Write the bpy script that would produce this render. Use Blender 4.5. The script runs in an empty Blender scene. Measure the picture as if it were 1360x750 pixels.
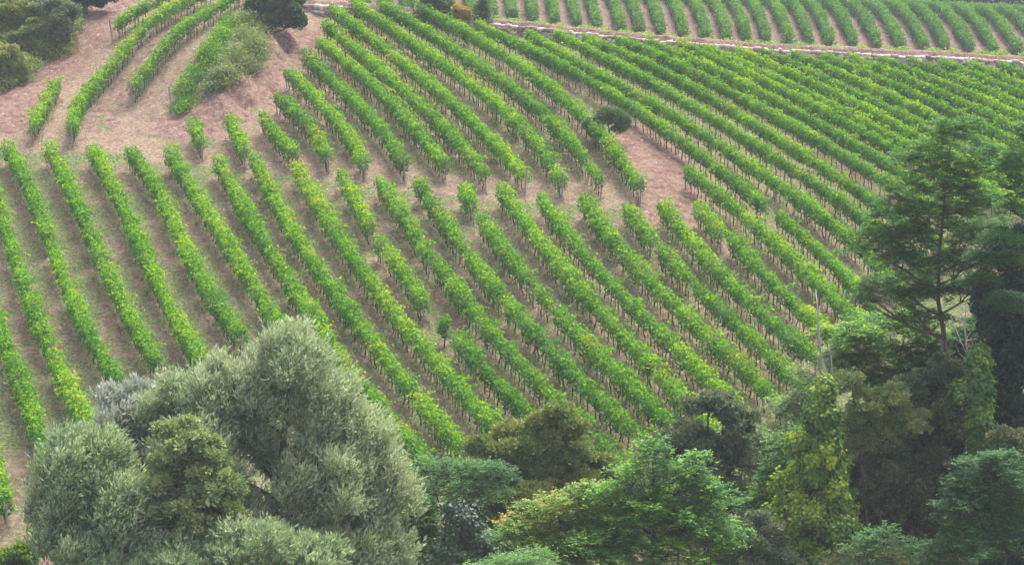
import bpy, math, random
import numpy as np

random.seed(7)
RNG = np.random.default_rng(7)
SC = bpy.context.scene
COL = SC.collection
R = math.radians

# ------------------------------------------------------------------ camera, sky, sun, exposure
FPX = 2640.0            # focal length in pixels of a 1360 px wide picture
PITCH = R(12.0)
CAMZ = 60.0             # eye height above the datum
cam_d = bpy.data.cameras.new('camera'); cam = bpy.data.objects.new('camera', cam_d); COL.objects.link(cam)
cam.location = (0, 0, CAMZ); cam.rotation_euler = (math.pi/2 - PITCH, 0, 0)
cam_d.sensor_width = 36.0; cam_d.lens = 36.0*FPX/1360.0
cam_d.clip_start = 0.5; cam_d.clip_end = 3000
SC.camera = cam

SUN_EL, SUN_AZ = R(62), R(28)      # azimuth measured from +Y (away from camera) towards +X
world = bpy.data.worlds.new('World'); SC.world = world; world.use_nodes = True
wn = world.node_tree.nodes; wl = world.node_tree.links
sky = wn.new('ShaderNodeTexSky'); sky.sky_type = 'NISHITA'; sky.sun_disc = False
sky.sun_elevation = SUN_EL; sky.sun_rotation = SUN_AZ
sky.air_density = 0.8; sky.dust_density = 4.0; sky.ozone_density = 1.0
# thin overcast: the sky's blue is mostly washed out
hsv = wn.new('ShaderNodeHueSaturation'); hsv.inputs['Saturation'].default_value = 0.6
wl.new(sky.outputs[0], hsv.inputs['Color']); wl.new(hsv.outputs[0], wn['Background'].inputs[0]); wn['Background'].inputs[1].default_value = 0.15
sl = bpy.data.lights.new('sun', 'SUN'); sun = bpy.data.objects.new('sun', sl); COL.objects.link(sun)
sl.energy = 2.2; sl.angle = R(36); sl.color = (1.0, 0.95, 0.86)
from mathutils import Vector
sdir = Vector((math.sin(SUN_AZ)*math.cos(SUN_EL), math.cos(SUN_AZ)*math.cos(SUN_EL), math.sin(SUN_EL)))
sun.rotation_euler = sdir.to_track_quat('Z', 'Y').to_euler()
vs = SC.view_settings
vs.view_transform = 'Standard'; vs.look = 'None'; vs.gamma = 1.0; vs.use_curve_mapping = False
vs.exposure = 1.45
SC.render.engine = 'CYCLES'
SC.cycles.max_bounces = 5; SC.cycles.diffuse_bounces = 3; SC.cycles.transmission_bounces = 3
SC.cycles.volume_bounces = 0

# ------------------------------------------------------------------ geometry of the hillside
def px_dir(px, py):
    px = np.asarray(px, float); py = np.asarray(py, float)
    u = (px-680.0)/FPX; v = (375.0-py)/FPX
    return np.stack([u, math.cos(PITCH)+v*math.sin(PITCH), -math.sin(PITCH)+v*math.cos(PITCH)], -1)

def sstep(a, b, x):
    t = np.clip((x-a)/(b-a), 0, 1); return t*t*(3-2*t)

def sdist(X, Y, line):
    """signed distance to a polyline (positive on its left), and arc length of the nearest point"""
    best = np.full(np.shape(X), 1e9); sg = np.zeros(np.shape(X)); arc = np.zeros(np.shape(X)); acc = 0.0
    for k in range(len(line)-1):
        ax, ay = line[k]; bx, by = line[k+1]
        dx, dy = bx-ax, by-ay; L = math.hypot(dx, dy)
        t = np.clip(((X-ax)*dx+(Y-ay)*dy)/(L*L), 0, 1)
        cx, cy = ax+t*dx, ay+t*dy
        d = np.hypot(X-cx, Y-cy)
        s = np.sign(dx*(Y-ay)-dy*(X-ax))
        m = d < best
        best = np.where(m, d, best); sg = np.where(m, s, sg); arc = np.where(m, acc+t*L, arc)
        acc += L
    return best*np.where(sg == 0, 1, sg), arc

def near_base(X, Y):
    z = CAMZ-56.4+0.249*Y
    z = z-0.08*np.maximum(0, X-4)*sstep(0, 20, X)
    # the slope levels out towards the valley
    y0 = 84.0
    z = np.where(Y < y0, z+0.20*(y0-Y)-0.0*(y0-Y), z)
    z = z+0.25*np.sin(X*0.11+1.3)*np.cos(Y*0.09)+0.12*np.sin(X*0.31+Y*0.17)
    return z

def unproject(px, py, h, func, t0=70, t1=420, dt=0.25):
    d = px_dir(px, py); d = np.atleast_2d(d)
    t = np.arange(t0, t1, dt)
    X = d[:, 0:1]*t; Y = d[:, 1:2]*t; Z = CAMZ+d[:, 2:3]*t
    g = Z-(func(X, Y)+h)
    hit = (g < 0)
    i = np.where(hit.any(1), hit.argmax(1), len(t)-1); i = np.maximum(i, 1)
    r = np.arange(len(i)); a = g[r, i-1]; b = g[r, i]
    f = np.clip(a/(a-b+1e-9), 0, 1)
    tt = t[i-1]+f*dt
    return np.stack([d[:, 0]*tt, d[:, 1]*tt], -1)

def pl(pts, h=0.0, func=None):
    p = np.array(pts, float)
    return unproject(p[:, 0], p[:, 1], h, func or near_base)

BANK = [tuple(q) for q in pl([(222,166),(262,176),(312,168),(352,136),(385,95),(408,52),(416,22),(424,-10),(432,-40)])]
SIDE = [tuple(q) for q in pl([(-150,290),(-90,220),(-30,165),(22,110),(66,62),(100,22),(125,-10),(150,-50)])]
WALL = [tuple(q) for q in pl([(330,14),(403,19),(462,24),(540,31),(600,38),(640,44),(700,50),(760,57),(830,65),(900,71),(1000,78),(1100,83),(1200,89),(1290,92),(1360,96),(1460,101),(1600,108)])]

WALLT = [tuple(q) for q in pl([(-500,-150),(0,-100),(200,-50),(290,-10)])]+WALL   # the terrace edge goes on beyond the masonry

def far_surf(X, Y):
    d = Y-250.0
    dd = np.maximum(d, 0)
    tilt = -0.068*np.clip(1-0.30*dd/45.0, 0.5, 1)
    z = CAMZ-19.6+tilt*X+0.12*dd-0.0052*dd*dd/2
    z = np.where(dd > 75, CAMZ-19.6+tilt*X+0.12*75-0.0052*75*75/2-0.27*(dd-75), z)
    z = z-5.0*sstep(-1, -14, d)
    return z

def terrain(X, Y):
    X = np.asarray(X, float); Y = np.asarray(Y, float)
    z = near_base(X, Y)
    d, arc = sdist(X, Y, BANK)
    z = z+1.7*sstep(0.1, 2.6, d+0.35*np.sin(X*1.7+Y*1.3))*sstep(-1.0, 12.0, (Y-BANK[0][1])+0.9*(X-BANK[0][0]))
    d2, arc2 = sdist(X, Y, SIDE)
    z = z+3.6*sstep(-0.3, 10.0, d2+0.5*np.sin(X*0.9)*np.cos(Y*0.8))
    dw, aw = sdist(X, Y, WALLT)
    z = z+0.93*sstep(0.25, 0.75, dw)
    k = sstep(1.2, 7.0, dw)
    fz = far_surf(X, Y)
    z = z*(1-k)+fz*k
    return z

def terr1(x, y): return float(terrain(np.array([x]), np.array([y]))[0])

# ------------------------------------------------------------------ helpers
def link(name, mesh, mat=None, parent=None):
    o = bpy.data.objects.new(name, mesh); COL.objects.link(o)
    if mat is not None and len(mesh.materials) == 0: mesh.materials.append(mat)
    if parent is not None: o.parent = parent
    return o

def tag(o, label=None, cat=None, group=None, kind=None):
    if label: o['label'] = label
    if cat: o['category'] = cat
    if group: o['group'] = group
    if kind: o['kind'] = kind
    return o

def empty(name, loc):
    o = bpy.data.objects.new(name, None); COL.objects.link(o); o.location = loc
    o.empty_display_size = 0.3
    return o

def np_mesh(name, V, F, attrs=None, smooth=False):
    """V (n,3), F (m,k) all faces the same size"""
    me = bpy.data.meshes.new(name)
    n, m, k = len(V), len(F), F.shape[1]
    me.vertices.add(n); me.vertices.foreach_set('co', np.ascontiguousarray(V, dtype=np.float32).ravel())
    me.loops.add(m*k); me.loops.foreach_set('vertex_index', np.ascontiguousarray(F, dtype=np.int32).ravel())
    me.polygons.add(m); me.polygons.foreach_set('loop_start', np.arange(0, m*k, k, dtype=np.int32))
    try: me.polygons.foreach_set('loop_total', np.full(m, k, dtype=np.int32))
    except Exception: pass
    if smooth: me.polygons.foreach_set('use_smooth', np.ones(m, dtype=bool))
    for an, (dom, arr) in (attrs or {}).items():
        a = me.attributes.new(an, 'FLOAT', dom)
        a.data.foreach_set('value', np.ascontiguousarray(arr, dtype=np.float32))
    me.update(calc_edges=True)
    return me

def unit(a): return a/(np.linalg.norm(a, axis=-1, keepdims=True)+1e-9)

def leaves(name, P, D, N, L, W, tint):
    """a cloud of leaf blades: base P, direction D, normal N, length L, width W, tint 0..1 per leaf"""
    D = unit(D); N = N-(N*D).sum(-1, keepdims=True)*D; N = unit(N)
    S = np.cross(D, N)
    L = np.asarray(L).reshape(-1, 1); W = np.asarray(W).reshape(-1, 1)
    n = len(P)
    V = np.empty((n, 4, 3), np.float32)
    mid = P+D*L*0.45
    V[:, 0] = P; V[:, 1] = mid+S*W*0.5+N*W*0.12; V[:, 2] = P+D*L; V[:, 3] = mid-S*W*0.5+N*W*0.12
    F = np.arange(n*4).reshape(n, 4)
    return np_mesh(name, V.reshape(-1, 3), F, {'tint': ('FACE', tint)})

def tube_arrays(pts, rad, seg=6):
    pts = np.array(pts, float); rad = np.array(rad, float)
    T = np.gradient(pts, axis=0); T = unit(T)
    ref = np.array([0.3, 0.2, 1.0]); ref2 = np.array([1.0, 0.1, 0.0])
    U = np.cross(T, np.where(np.abs(T@unit(ref))[:, None] > 0.93, ref2, ref)); U = unit(U); Wv = np.cross(T, U)
    a = np.linspace(0, 2*np.pi, seg, endpoint=False)
    V = pts[:, None]+rad[:, None, None]*(np.cos(a)[None, :, None]*U[:, None]+np.sin(a)[None, :, None]*Wv[:, None])
    n = len(pts); F = []
    for i in range(n-1):
        for j in range(seg):
            k = (j+1) % seg
            F.append((i*seg+j, i*seg+k, (i+1)*seg+k, (i+1)*seg+j))
    return V.reshape(-1, 3), np.array(F)

class Tubes:
    def __init__(self): self.V = []; self.F = []; self.n = 0
    def add(self, pts, rad, seg=6):
        v, f = tube_arrays(pts, rad, seg); self.V.append(v); self.F.append(f+self.n); self.n += len(v)
        # small cap: collapse by an extra ring
        c = np.array(pts[-1]); v2 = np.repeat(c[None], 1, 0)
        self.V.append(v2); top = self.n-seg
        self.F.append(np.array([(top+j, top+(j+1) % seg, self.n, self.n) for j in range(seg)])); self.n += 1
    def mesh(self, name, smooth=True):
        V = np.concatenate(self.V); F = np.concatenate(self.F)
        me = bpy.data.meshes.new(name)
        me.from_pydata([tuple(v) for v in V], [], [tuple(f) if f[2] != f[3] else tuple(f[:3]) for f in F.tolist()])
        if smooth: me.polygons.foreach_set('use_smooth', np.ones(len(me.polygons), dtype=bool))
        me.update(); return me

# ------------------------------------------------------------------ materials
def nodemat(name):
    m = bpy.data.materials.new(name); m.use_nodes = True
    nt = m.node_tree; nt.nodes.clear()
    out = nt.nodes.new('ShaderNodeOutputMaterial')
    return m, nt, out

def ramp(nt, stops, interp='LINEAR'):
    r = nt.nodes.new('ShaderNodeValToRGB'); r.color_ramp.interpolation = interp
    e = r.color_ramp.elements
    while len(e) < len(stops): e.new(0.5)
    for k, (p, c) in enumerate(stops):
        e[k].position = p; e[k].color = (*c, 1)
    return r

def leaf_mat(name, stops, trans=0.35, gloss=0.05, rough=0.6, back=None):
    m, nt, out = nodemat(name)
    at = nt.nodes.new('ShaderNodeAttribute'); at.attribute_name = 'tint'
    r = ramp(nt, stops); nt.links.new(at.outputs['Fac'], r.inputs[0])
    col = r.outputs[0]
    if back is not None:
        geo = nt.nodes.new('ShaderNodeNewGeometry')
        mx = nt.nodes.new('ShaderNodeMix'); mx.data_type = 'RGBA'
        mf = nt.nodes.new('ShaderNodeMath'); mf.operation = 'MULTIPLY'; mf.inputs[1].default_value = 0.6
        nt.links.new(geo.outputs['Backfacing'], mf.inputs[0]); nt.links.new(mf.outputs[0], mx.inputs['Factor'])
        nt.links.new(col, mx.inputs['A']); mx.inputs['B'].default_value = (*back, 1)
        # the felted underside keeps a little of the leaf's own colour
        mx2 = nt.nodes.new('ShaderNodeMix'); mx2.data_type = 'RGBA'; mx2.inputs['Factor'].default_value = 0.3
        nt.links.new(mx.outputs['Result'], mx2.inputs['A']); nt.links.new(col, mx2.inputs['B'])
        col = mx2.outputs['Result']
    d = nt.nodes.new('ShaderNodeBsdfDiffuse'); nt.links.new(col, d.inputs[0])
    t = nt.nodes.new('ShaderNodeBsdfTranslucent')
    hs = nt.nodes.new('ShaderNodeHueSaturation'); hs.inputs['Hue'].default_value = 0.485
    hs.inputs['Saturation'].default_value = 1.1; hs.inputs['Value'].default_value = 1.3
    nt.links.new(col, hs.inputs['Color']); nt.links.new(hs.outputs[0], t.inputs[0])
    g = nt.nodes.new('ShaderNodeBsdfGlossy'); g.inputs['Roughness'].default_value = rough
    g.inputs[0].default_value = (0.9, 0.95, 1, 1)
    a = nt.nodes.new('ShaderNodeMixShader'); a.inputs[0].default_value = trans
    nt.links.new(d.outputs[0], a.inputs[1]); nt.links.new(t.outputs[0], a.inputs[2])
    b = nt.nodes.new('ShaderNodeMixShader'); b.inputs[0].default_value = gloss
    nt.links.new(a.outputs[0], b.inputs[1]); nt.links.new(g.outputs[0], b.inputs[2])
    nt.links.new(b.outputs[0], out.inputs[0])
    return m

def bark_mat(name, c1, c2, scale=9.0, rough=0.9):
    m, nt, out = nodemat(name)
    tc = nt.nodes.new('ShaderNodeTexCoord'); mp = nt.nodes.new('ShaderNodeMapping')
    mp.inputs['Scale'].default_value = (1, 1, 0.3)
    nt.links.new(tc.outputs['Object'], mp.inputs[0])
    no = nt.nodes.new('ShaderNodeTexNoise'); no.inputs['Scale'].default_value = scale; no.inputs['Detail'].default_value = 5
    nt.links.new(mp.outputs[0], no.inputs['Vector'])
    r = ramp(nt, [(0.35, c1), (0.65, c2)]); nt.links.new(no.outputs[0], r.inputs[0])
    p = nt.nodes.new('ShaderNodeBsdfPrincipled'); p.inputs['Roughness'].default_value = rough
    nt.links.new(r.outputs[0], p.inputs['Base Color'])
    bp = nt.nodes.new('ShaderNodeBump'); bp.inputs['Strength'].default_value = 0.5; bp.inputs['Distance'].default_value = 0.02
    nt.links.new(no.outputs[0], bp.inputs['Height']); nt.links.new(bp.outputs[0], p.inputs['Normal'])
    nt.links.new(p.outputs[0], out.inputs[0])
    return m

M = {}
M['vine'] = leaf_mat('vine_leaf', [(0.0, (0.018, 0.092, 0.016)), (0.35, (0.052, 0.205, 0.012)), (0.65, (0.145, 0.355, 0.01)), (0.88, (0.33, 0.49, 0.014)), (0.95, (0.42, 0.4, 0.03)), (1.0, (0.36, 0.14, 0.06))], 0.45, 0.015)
M['vine_far'] = leaf_mat('vine_leaf_far', [(0.0, (0.022, 0.085, 0.02)), (0.5, (0.055, 0.18, 0.022)), (1.0, (0.16, 0.32, 0.02))], 0.4, 0.015)
M['willow'] = leaf_mat('willow_leaf', [(0.0, (0.11, 0.175, 0.065)), (0.5, (0.25, 0.335, 0.13)), (1.0, (0.46, 0.53, 0.25))], 0.3, 0.03, 0.5, back=(0.64,0.72,0.60))
M['willow_green'] = leaf_mat('willow_green_leaf', [(0.0, (0.09, 0.16, 0.055)), (0.6, (0.2, 0.31, 0.105)), (1.0, (0.38, 0.47, 0.2))], 0.3, 0.03, 0.5, back=(0.58,0.67,0.54))
M['silver'] = leaf_mat('silver_leaf', [(0.0, (0.17, 0.2, 0.15)), (0.6, (0.32, 0.36, 0.27)), (1.0, (0.48, 0.52, 0.4))], 0.2, 0.04, 0.5, back=(0.62,0.66,0.56))
M['olive_yellow'] = leaf_mat('olive_yellow_leaf', [(0.0, (0.085, 0.15, 0.05)), (0.6, (0.18, 0.27, 0.09)), (1.0, (0.35, 0.42, 0.16))], 0.3, 0.03)
M['maple'] = leaf_mat('maple_leaf', [(0.0, (0.04, 0.1, 0.024)), (0.5, (0.09, 0.185, 0.035)), (0.8, (0.165, 0.245, 0.05)), (1.0, (0.27, 0.27, 0.075))], 0.3, 0.03)
M['robinia'] = leaf_mat('robinia_leaf', [(0.0, (0.03, 0.11, 0.022)), (0.5, (0.075, 0.22, 0.028)), (0.8, (0.16, 0.36, 0.022)), (1.0, (0.34, 0.5, 0.022))], 0.35, 0.03)
M['robinia_dark'] = leaf_mat('robinia_dark_leaf', [(0.0, (0.03, 0.1, 0.032)), (0.6, (0.075, 0.205, 0.045)), (1.0, (0.18, 0.36, 0.04))], 0.38, 0.02)
M['blue_green'] = leaf_mat('blue_green_leaf', [(0.0, (0.03, 0.088, 0.03)), (0.6, (0.066, 0.17, 0.05)), (1.0, (0.15, 0.31, 0.07))], 0.3, 0.02)
M['autumn_green'] = leaf_mat('autumn_green_leaf', [(0.0, (0.045, 0.13, 0.024)), (0.6, (0.1, 0.24, 0.03)), (0.88, (0.22, 0.36, 0.03)), (0.97, (0.36, 0.38, 0.04)), (1.0, (0.5, 0.34, 0.05))], 0.35, 0.03)
M['oak_brown'] = leaf_mat('oak_brown_leaf', [(0.0, (0.03, 0.062, 0.028)), (0.5, (0.078, 0.125, 0.046)), (0.82, (0.15, 0.19, 0.07)), (1.0, (0.3, 0.29, 0.12))], 0.25, 0.03)
M['oak_grey'] = leaf_mat('oak_grey_leaf', [(0.0, (0.03, 0.065, 0.03)), (0.6, (0.09, 0.15, 0.06)), (1.0, (0.24, 0.27, 0.13))], 0.25, 0.03)
M['ivy'] = leaf_mat('ivy_leaf', [(0.0, (0.030, 0.095, 0.018)), (0.6, (0.08, 0.20, 0.020)), (1.0, (0.30, 0.40, 0.016))], 0.3, 0.03)
M['ivy_dark'] = leaf_mat('ivy_dark_leaf', [(0.0, (0.012, 0.04, 0.014)), (0.6, (0.028, 0.085, 0.02)), (1.0, (0.09, 0.17, 0.02))], 0.25, 0.07)
M['conifer'] = leaf_mat('conifer_needles', [(0.0, (0.01, 0.03, 0.02)), (0.6, (0.022, 0.056, 0.034)), (1.0, (0.05, 0.11, 0.05))], 0.1, 0.03)
M['scrub'] = leaf_mat('scrub_leaf', [(0.0, (0.06, 0.13, 0.035)), (0.6, (0.13, 0.23, 0.045)), (1.0, (0.27, 0.28, 0.06))], 0.3, 0.05)
M['bramble'] = leaf_mat('bramble_leaf', [(0.0, (0.09, 0.17, 0.03)), (0.5, (0.18, 0.25, 0.05)), (0.85, (0.28, 0.33, 0.08)), (1.0, (0.34, 0.30, 0.12))], 0.3, 0.04)
M['holm'] = leaf_mat('holm_oak_leaf', [(0.0, (0.022, 0.06, 0.028)), (0.6, (0.045, 0.11, 0.038)), (1.0, (0.1, 0.19, 0.04))], 0.2, 0.04)
M['yellow'] = leaf_mat('yellow_leaf', [(0.0, (0.25, 0.24, 0.04)), (0.6, (0.42, 0.33, 0.05)), (1.0, (0.5, 0.30, 0.06))], 0.35, 0.04)
M['wood'] = leaf_mat('far_wood_leaf', [(0.0, (0.010, 0.024, 0.022)), (1.0, (0.025, 0.05, 0.035))], 0.1, 0.03)
M['grass'] = leaf_mat('grass_blade', [(0.0, (0.10, 0.14, 0.045)), (0.45, (0.17, 0.19, 0.07)), (0.55, (0.30, 0.24, 0.12)), (1.0, (0.50, 0.40, 0.24))], 0.3, 0.03)
M['bark'] = bark_mat('bark', (0.035, 0.028, 0.024), (0.11, 0.09, 0.075))
M['bark_dark'] = bark_mat('bark_dark', (0.022, 0.018, 0.018), (0.07, 0.055, 0.05))
M['bark_red'] = bark_mat('bark_reddish', (0.09, 0.06, 0.045), (0.20, 0.14, 0.11))
M['deadwood'] = bark_mat('deadwood', (0.28, 0.26, 0.24), (0.50, 0.47, 0.43))
M['vinewood'] = bark_mat('vine_wood', (0.030, 0.022, 0.020), (0.085, 0.062, 0.055), 30)
M['post'] = bark_mat('post_wood', (0.20, 0.165, 0.15), (0.36, 0.31, 0.28), 20)

def ground_mat():
    m, nt, out = nodemat('vineyard_soil')
    L = nt.links
    def noise(scale, detail=6, rough=0.6, off=(0, 0, 0), st=(1, 1, 1)):
        tc = nt.nodes.new('ShaderNodeTexCoord'); mp = nt.nodes.new('ShaderNodeMapping')
        mp.inputs['Location'].default_value = off; mp.inputs['Scale'].default_value = st
        L.new(tc.outputs['Object'], mp.inputs[0])
        n = nt.nodes.new('ShaderNodeTexNoise'); n.inputs['Scale'].default_value = scale
        n.inputs['Detail'].default_value = detail; n.inputs['Roughness'].default_value = rough
        L.new(mp.outputs[0], n.inputs['Vector']); return n.outputs[0]
    def attr(nm):
        a = nt.nodes.new('ShaderNodeAttribute'); a.attribute_name = nm; return a.outputs['Fac']
    def mth(op, a, b, clamp=False):
        n = nt.nodes.new('ShaderNodeMath'); n.operation = op; n.use_clamp = clamp
        for i, v in enumerate((a, b)):
            if isinstance(v, (int, float)): n.inputs[i].default_value = v
            else: L.new(v, n.inputs[i])
        return n.outputs[0]
    def mix(f, a, b):
        n = nt.nodes.new('ShaderNodeMix'); n.data_type = 'RGBA'
        if isinstance(f, (int, float)): n.inputs['Factor'].default_value = f
        else: L.new(f, n.inputs['Factor'])
        for k, v in (('A', a), ('B', b)):
            if isinstance(v, tuple): n.inputs[k].default_value = (*v, 1)
            else: L.new(v, n.inputs[k])
        return n.outputs['Result']
    def mask(src, lo, hi):
        n = nt.nodes.new('ShaderNodeMapRange'); n.interpolation_type = 'SMOOTHSTEP'
        L.new(src, n.inputs[0]); n.inputs[1].default_value = lo; n.inputs[2].default_value = hi
        return n.outputs[0]
    soil = ramp(nt, [(0.40, (0.105, 0.054, 0.048)), (0.47, (0.185, 0.106, 0.094)), (0.54, (0.26, 0.166, 0.146)), (0.62, (0.40, 0.295, 0.25))])
    L.new(noise(2.2, 12, 0.80), soil.inputs[0])
    straw = ramp(nt, [(0.38, (0.17, 0.128, 0.088)), (0.62, (0.35, 0.27, 0.18))]); L.new(noise(5, 6), straw.inputs[0])
    grass = ramp(nt, [(0.41, (0.05, 0.10, 0.03)), (0.5, (0.11, 0.170, 0.05)), (0.60, (0.24, 0.25, 0.10))]); L.new(noise(6, 7), grass.inputs[0])
    # dry grass
    s1 = mth('ADD', noise(0.9, 10, 0.78, (4, 9, 0)), mth('MULTIPLY', attr('dry'), 0.36))
    c = mix(mask(s1, 0.56, 0.65), soil.outputs[0], straw.outputs[0])
    # green grass
    g1 = mth('ADD', noise(0.75, 10, 0.78, (13, 2, 0)), mth('MULTIPLY', attr('green'), 0.34))
    c = mix(mth('MULTIPLY', mask(g1, 0.61, 0.69), 0.85), c, grass.outputs[0])
    # bare red earth
    b1 = mth('MULTIPLY', attr('bare'), mask(noise(1.3, 10, 0.75, (1, 5, 0)), 0.36, 0.54))
    red = ramp(nt, [(0.40, (0.10, 0.054, 0.042)), (0.47, (0.18, 0.104, 0.08)), (0.54, (0.245, 0.155, 0.122)), (0.62, (0.37, 0.26, 0.20))]); L.new(noise(1.9, 12, 0.8, (7, 3, 0)), red.inputs[0])
    c = mix(b1, c, red.outputs[0])
    p = nt.nodes.new('ShaderNodeBsdfPrincipled'); p.inputs['Roughness'].default_value = 0.95
    p.inputs['Specular IOR Level'].default_value = 0.1
    L.new(c, p.inputs['Base Color'])
    bp = nt.nodes.new('ShaderNodeBump'); bp.inputs['Strength'].default_value = 0.9; bp.inputs['Distance'].default_value = 0.2
    L.new(noise(4.5, 9, 0.75), bp.inputs['Height']); L.new(bp.outputs[0], p.inputs['Normal'])
    L.new(p.outputs[0], out.inputs[0])
    return m
M['ground'] = ground_mat()

def stone_mat():
    m, nt, out = nodemat('wall_stone'); L = nt.links
    at = nt.nodes.new('ShaderNodeAttribute'); at.attribute_name = 'tint'
    r = ramp(nt, [(0, (0.26, 0.17, 0.15)), (0.5, (0.50, 0.37, 0.33)), (1, (0.74, 0.62, 0.56))]); L.new(at.outputs['Fac'], r.inputs[0])
    tc = nt.nodes.new('ShaderNodeTexCoord'); n = nt.nodes.new('ShaderNodeTexNoise'); n.inputs['Scale'].default_value = 8
    L.new(tc.outputs['Object'], n.inputs['Vector'])
    mx = nt.nodes.new('ShaderNodeMix'); mx.data_type = 'RGBA'; mx.blend_type = 'MULTIPLY'; mx.inputs['Factor'].default_value = 0.25
    L.new(r.outputs[0], mx.inputs['A']); L.new(n.outputs[0], mx.inputs['B'])
    p = nt.nodes.new('ShaderNodeBsdfPrincipled'); p.inputs['Roughness'].default_value = 0.9
    L.new(mx.outputs['Result'], p.inputs['Base Color']); L.new(p.outputs[0], out.inputs[0])
    return m
M['stone'] = stone_mat()

# ------------------------------------------------------------------ traced lines of vine rows (picture coordinates of the canopy's middle)
ROWS = []   # dict(pts=[(px,py)], label, group, kw)
LOW = 'vine rows of the lower slope'; MID = 'vine rows running down from the track to the headland'
UP = 'vine rows running down from the stone wall'; LEFT = 'vine rows on the strip left of the eroded bank'
FAR = 'vine rows of the far field beyond the stone wall'
ORD = ['first', 'second', 'third', 'fourth', 'fifth', 'sixth', 'seventh', 'eighth', 'ninth', 'tenth', 'eleventh', 'twelfth', 'thirteenth',
       'fourteenth', 'fifteenth', 'sixteenth', 'seventeenth', 'eighteenth', 'nineteenth', 'twentieth']

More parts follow.
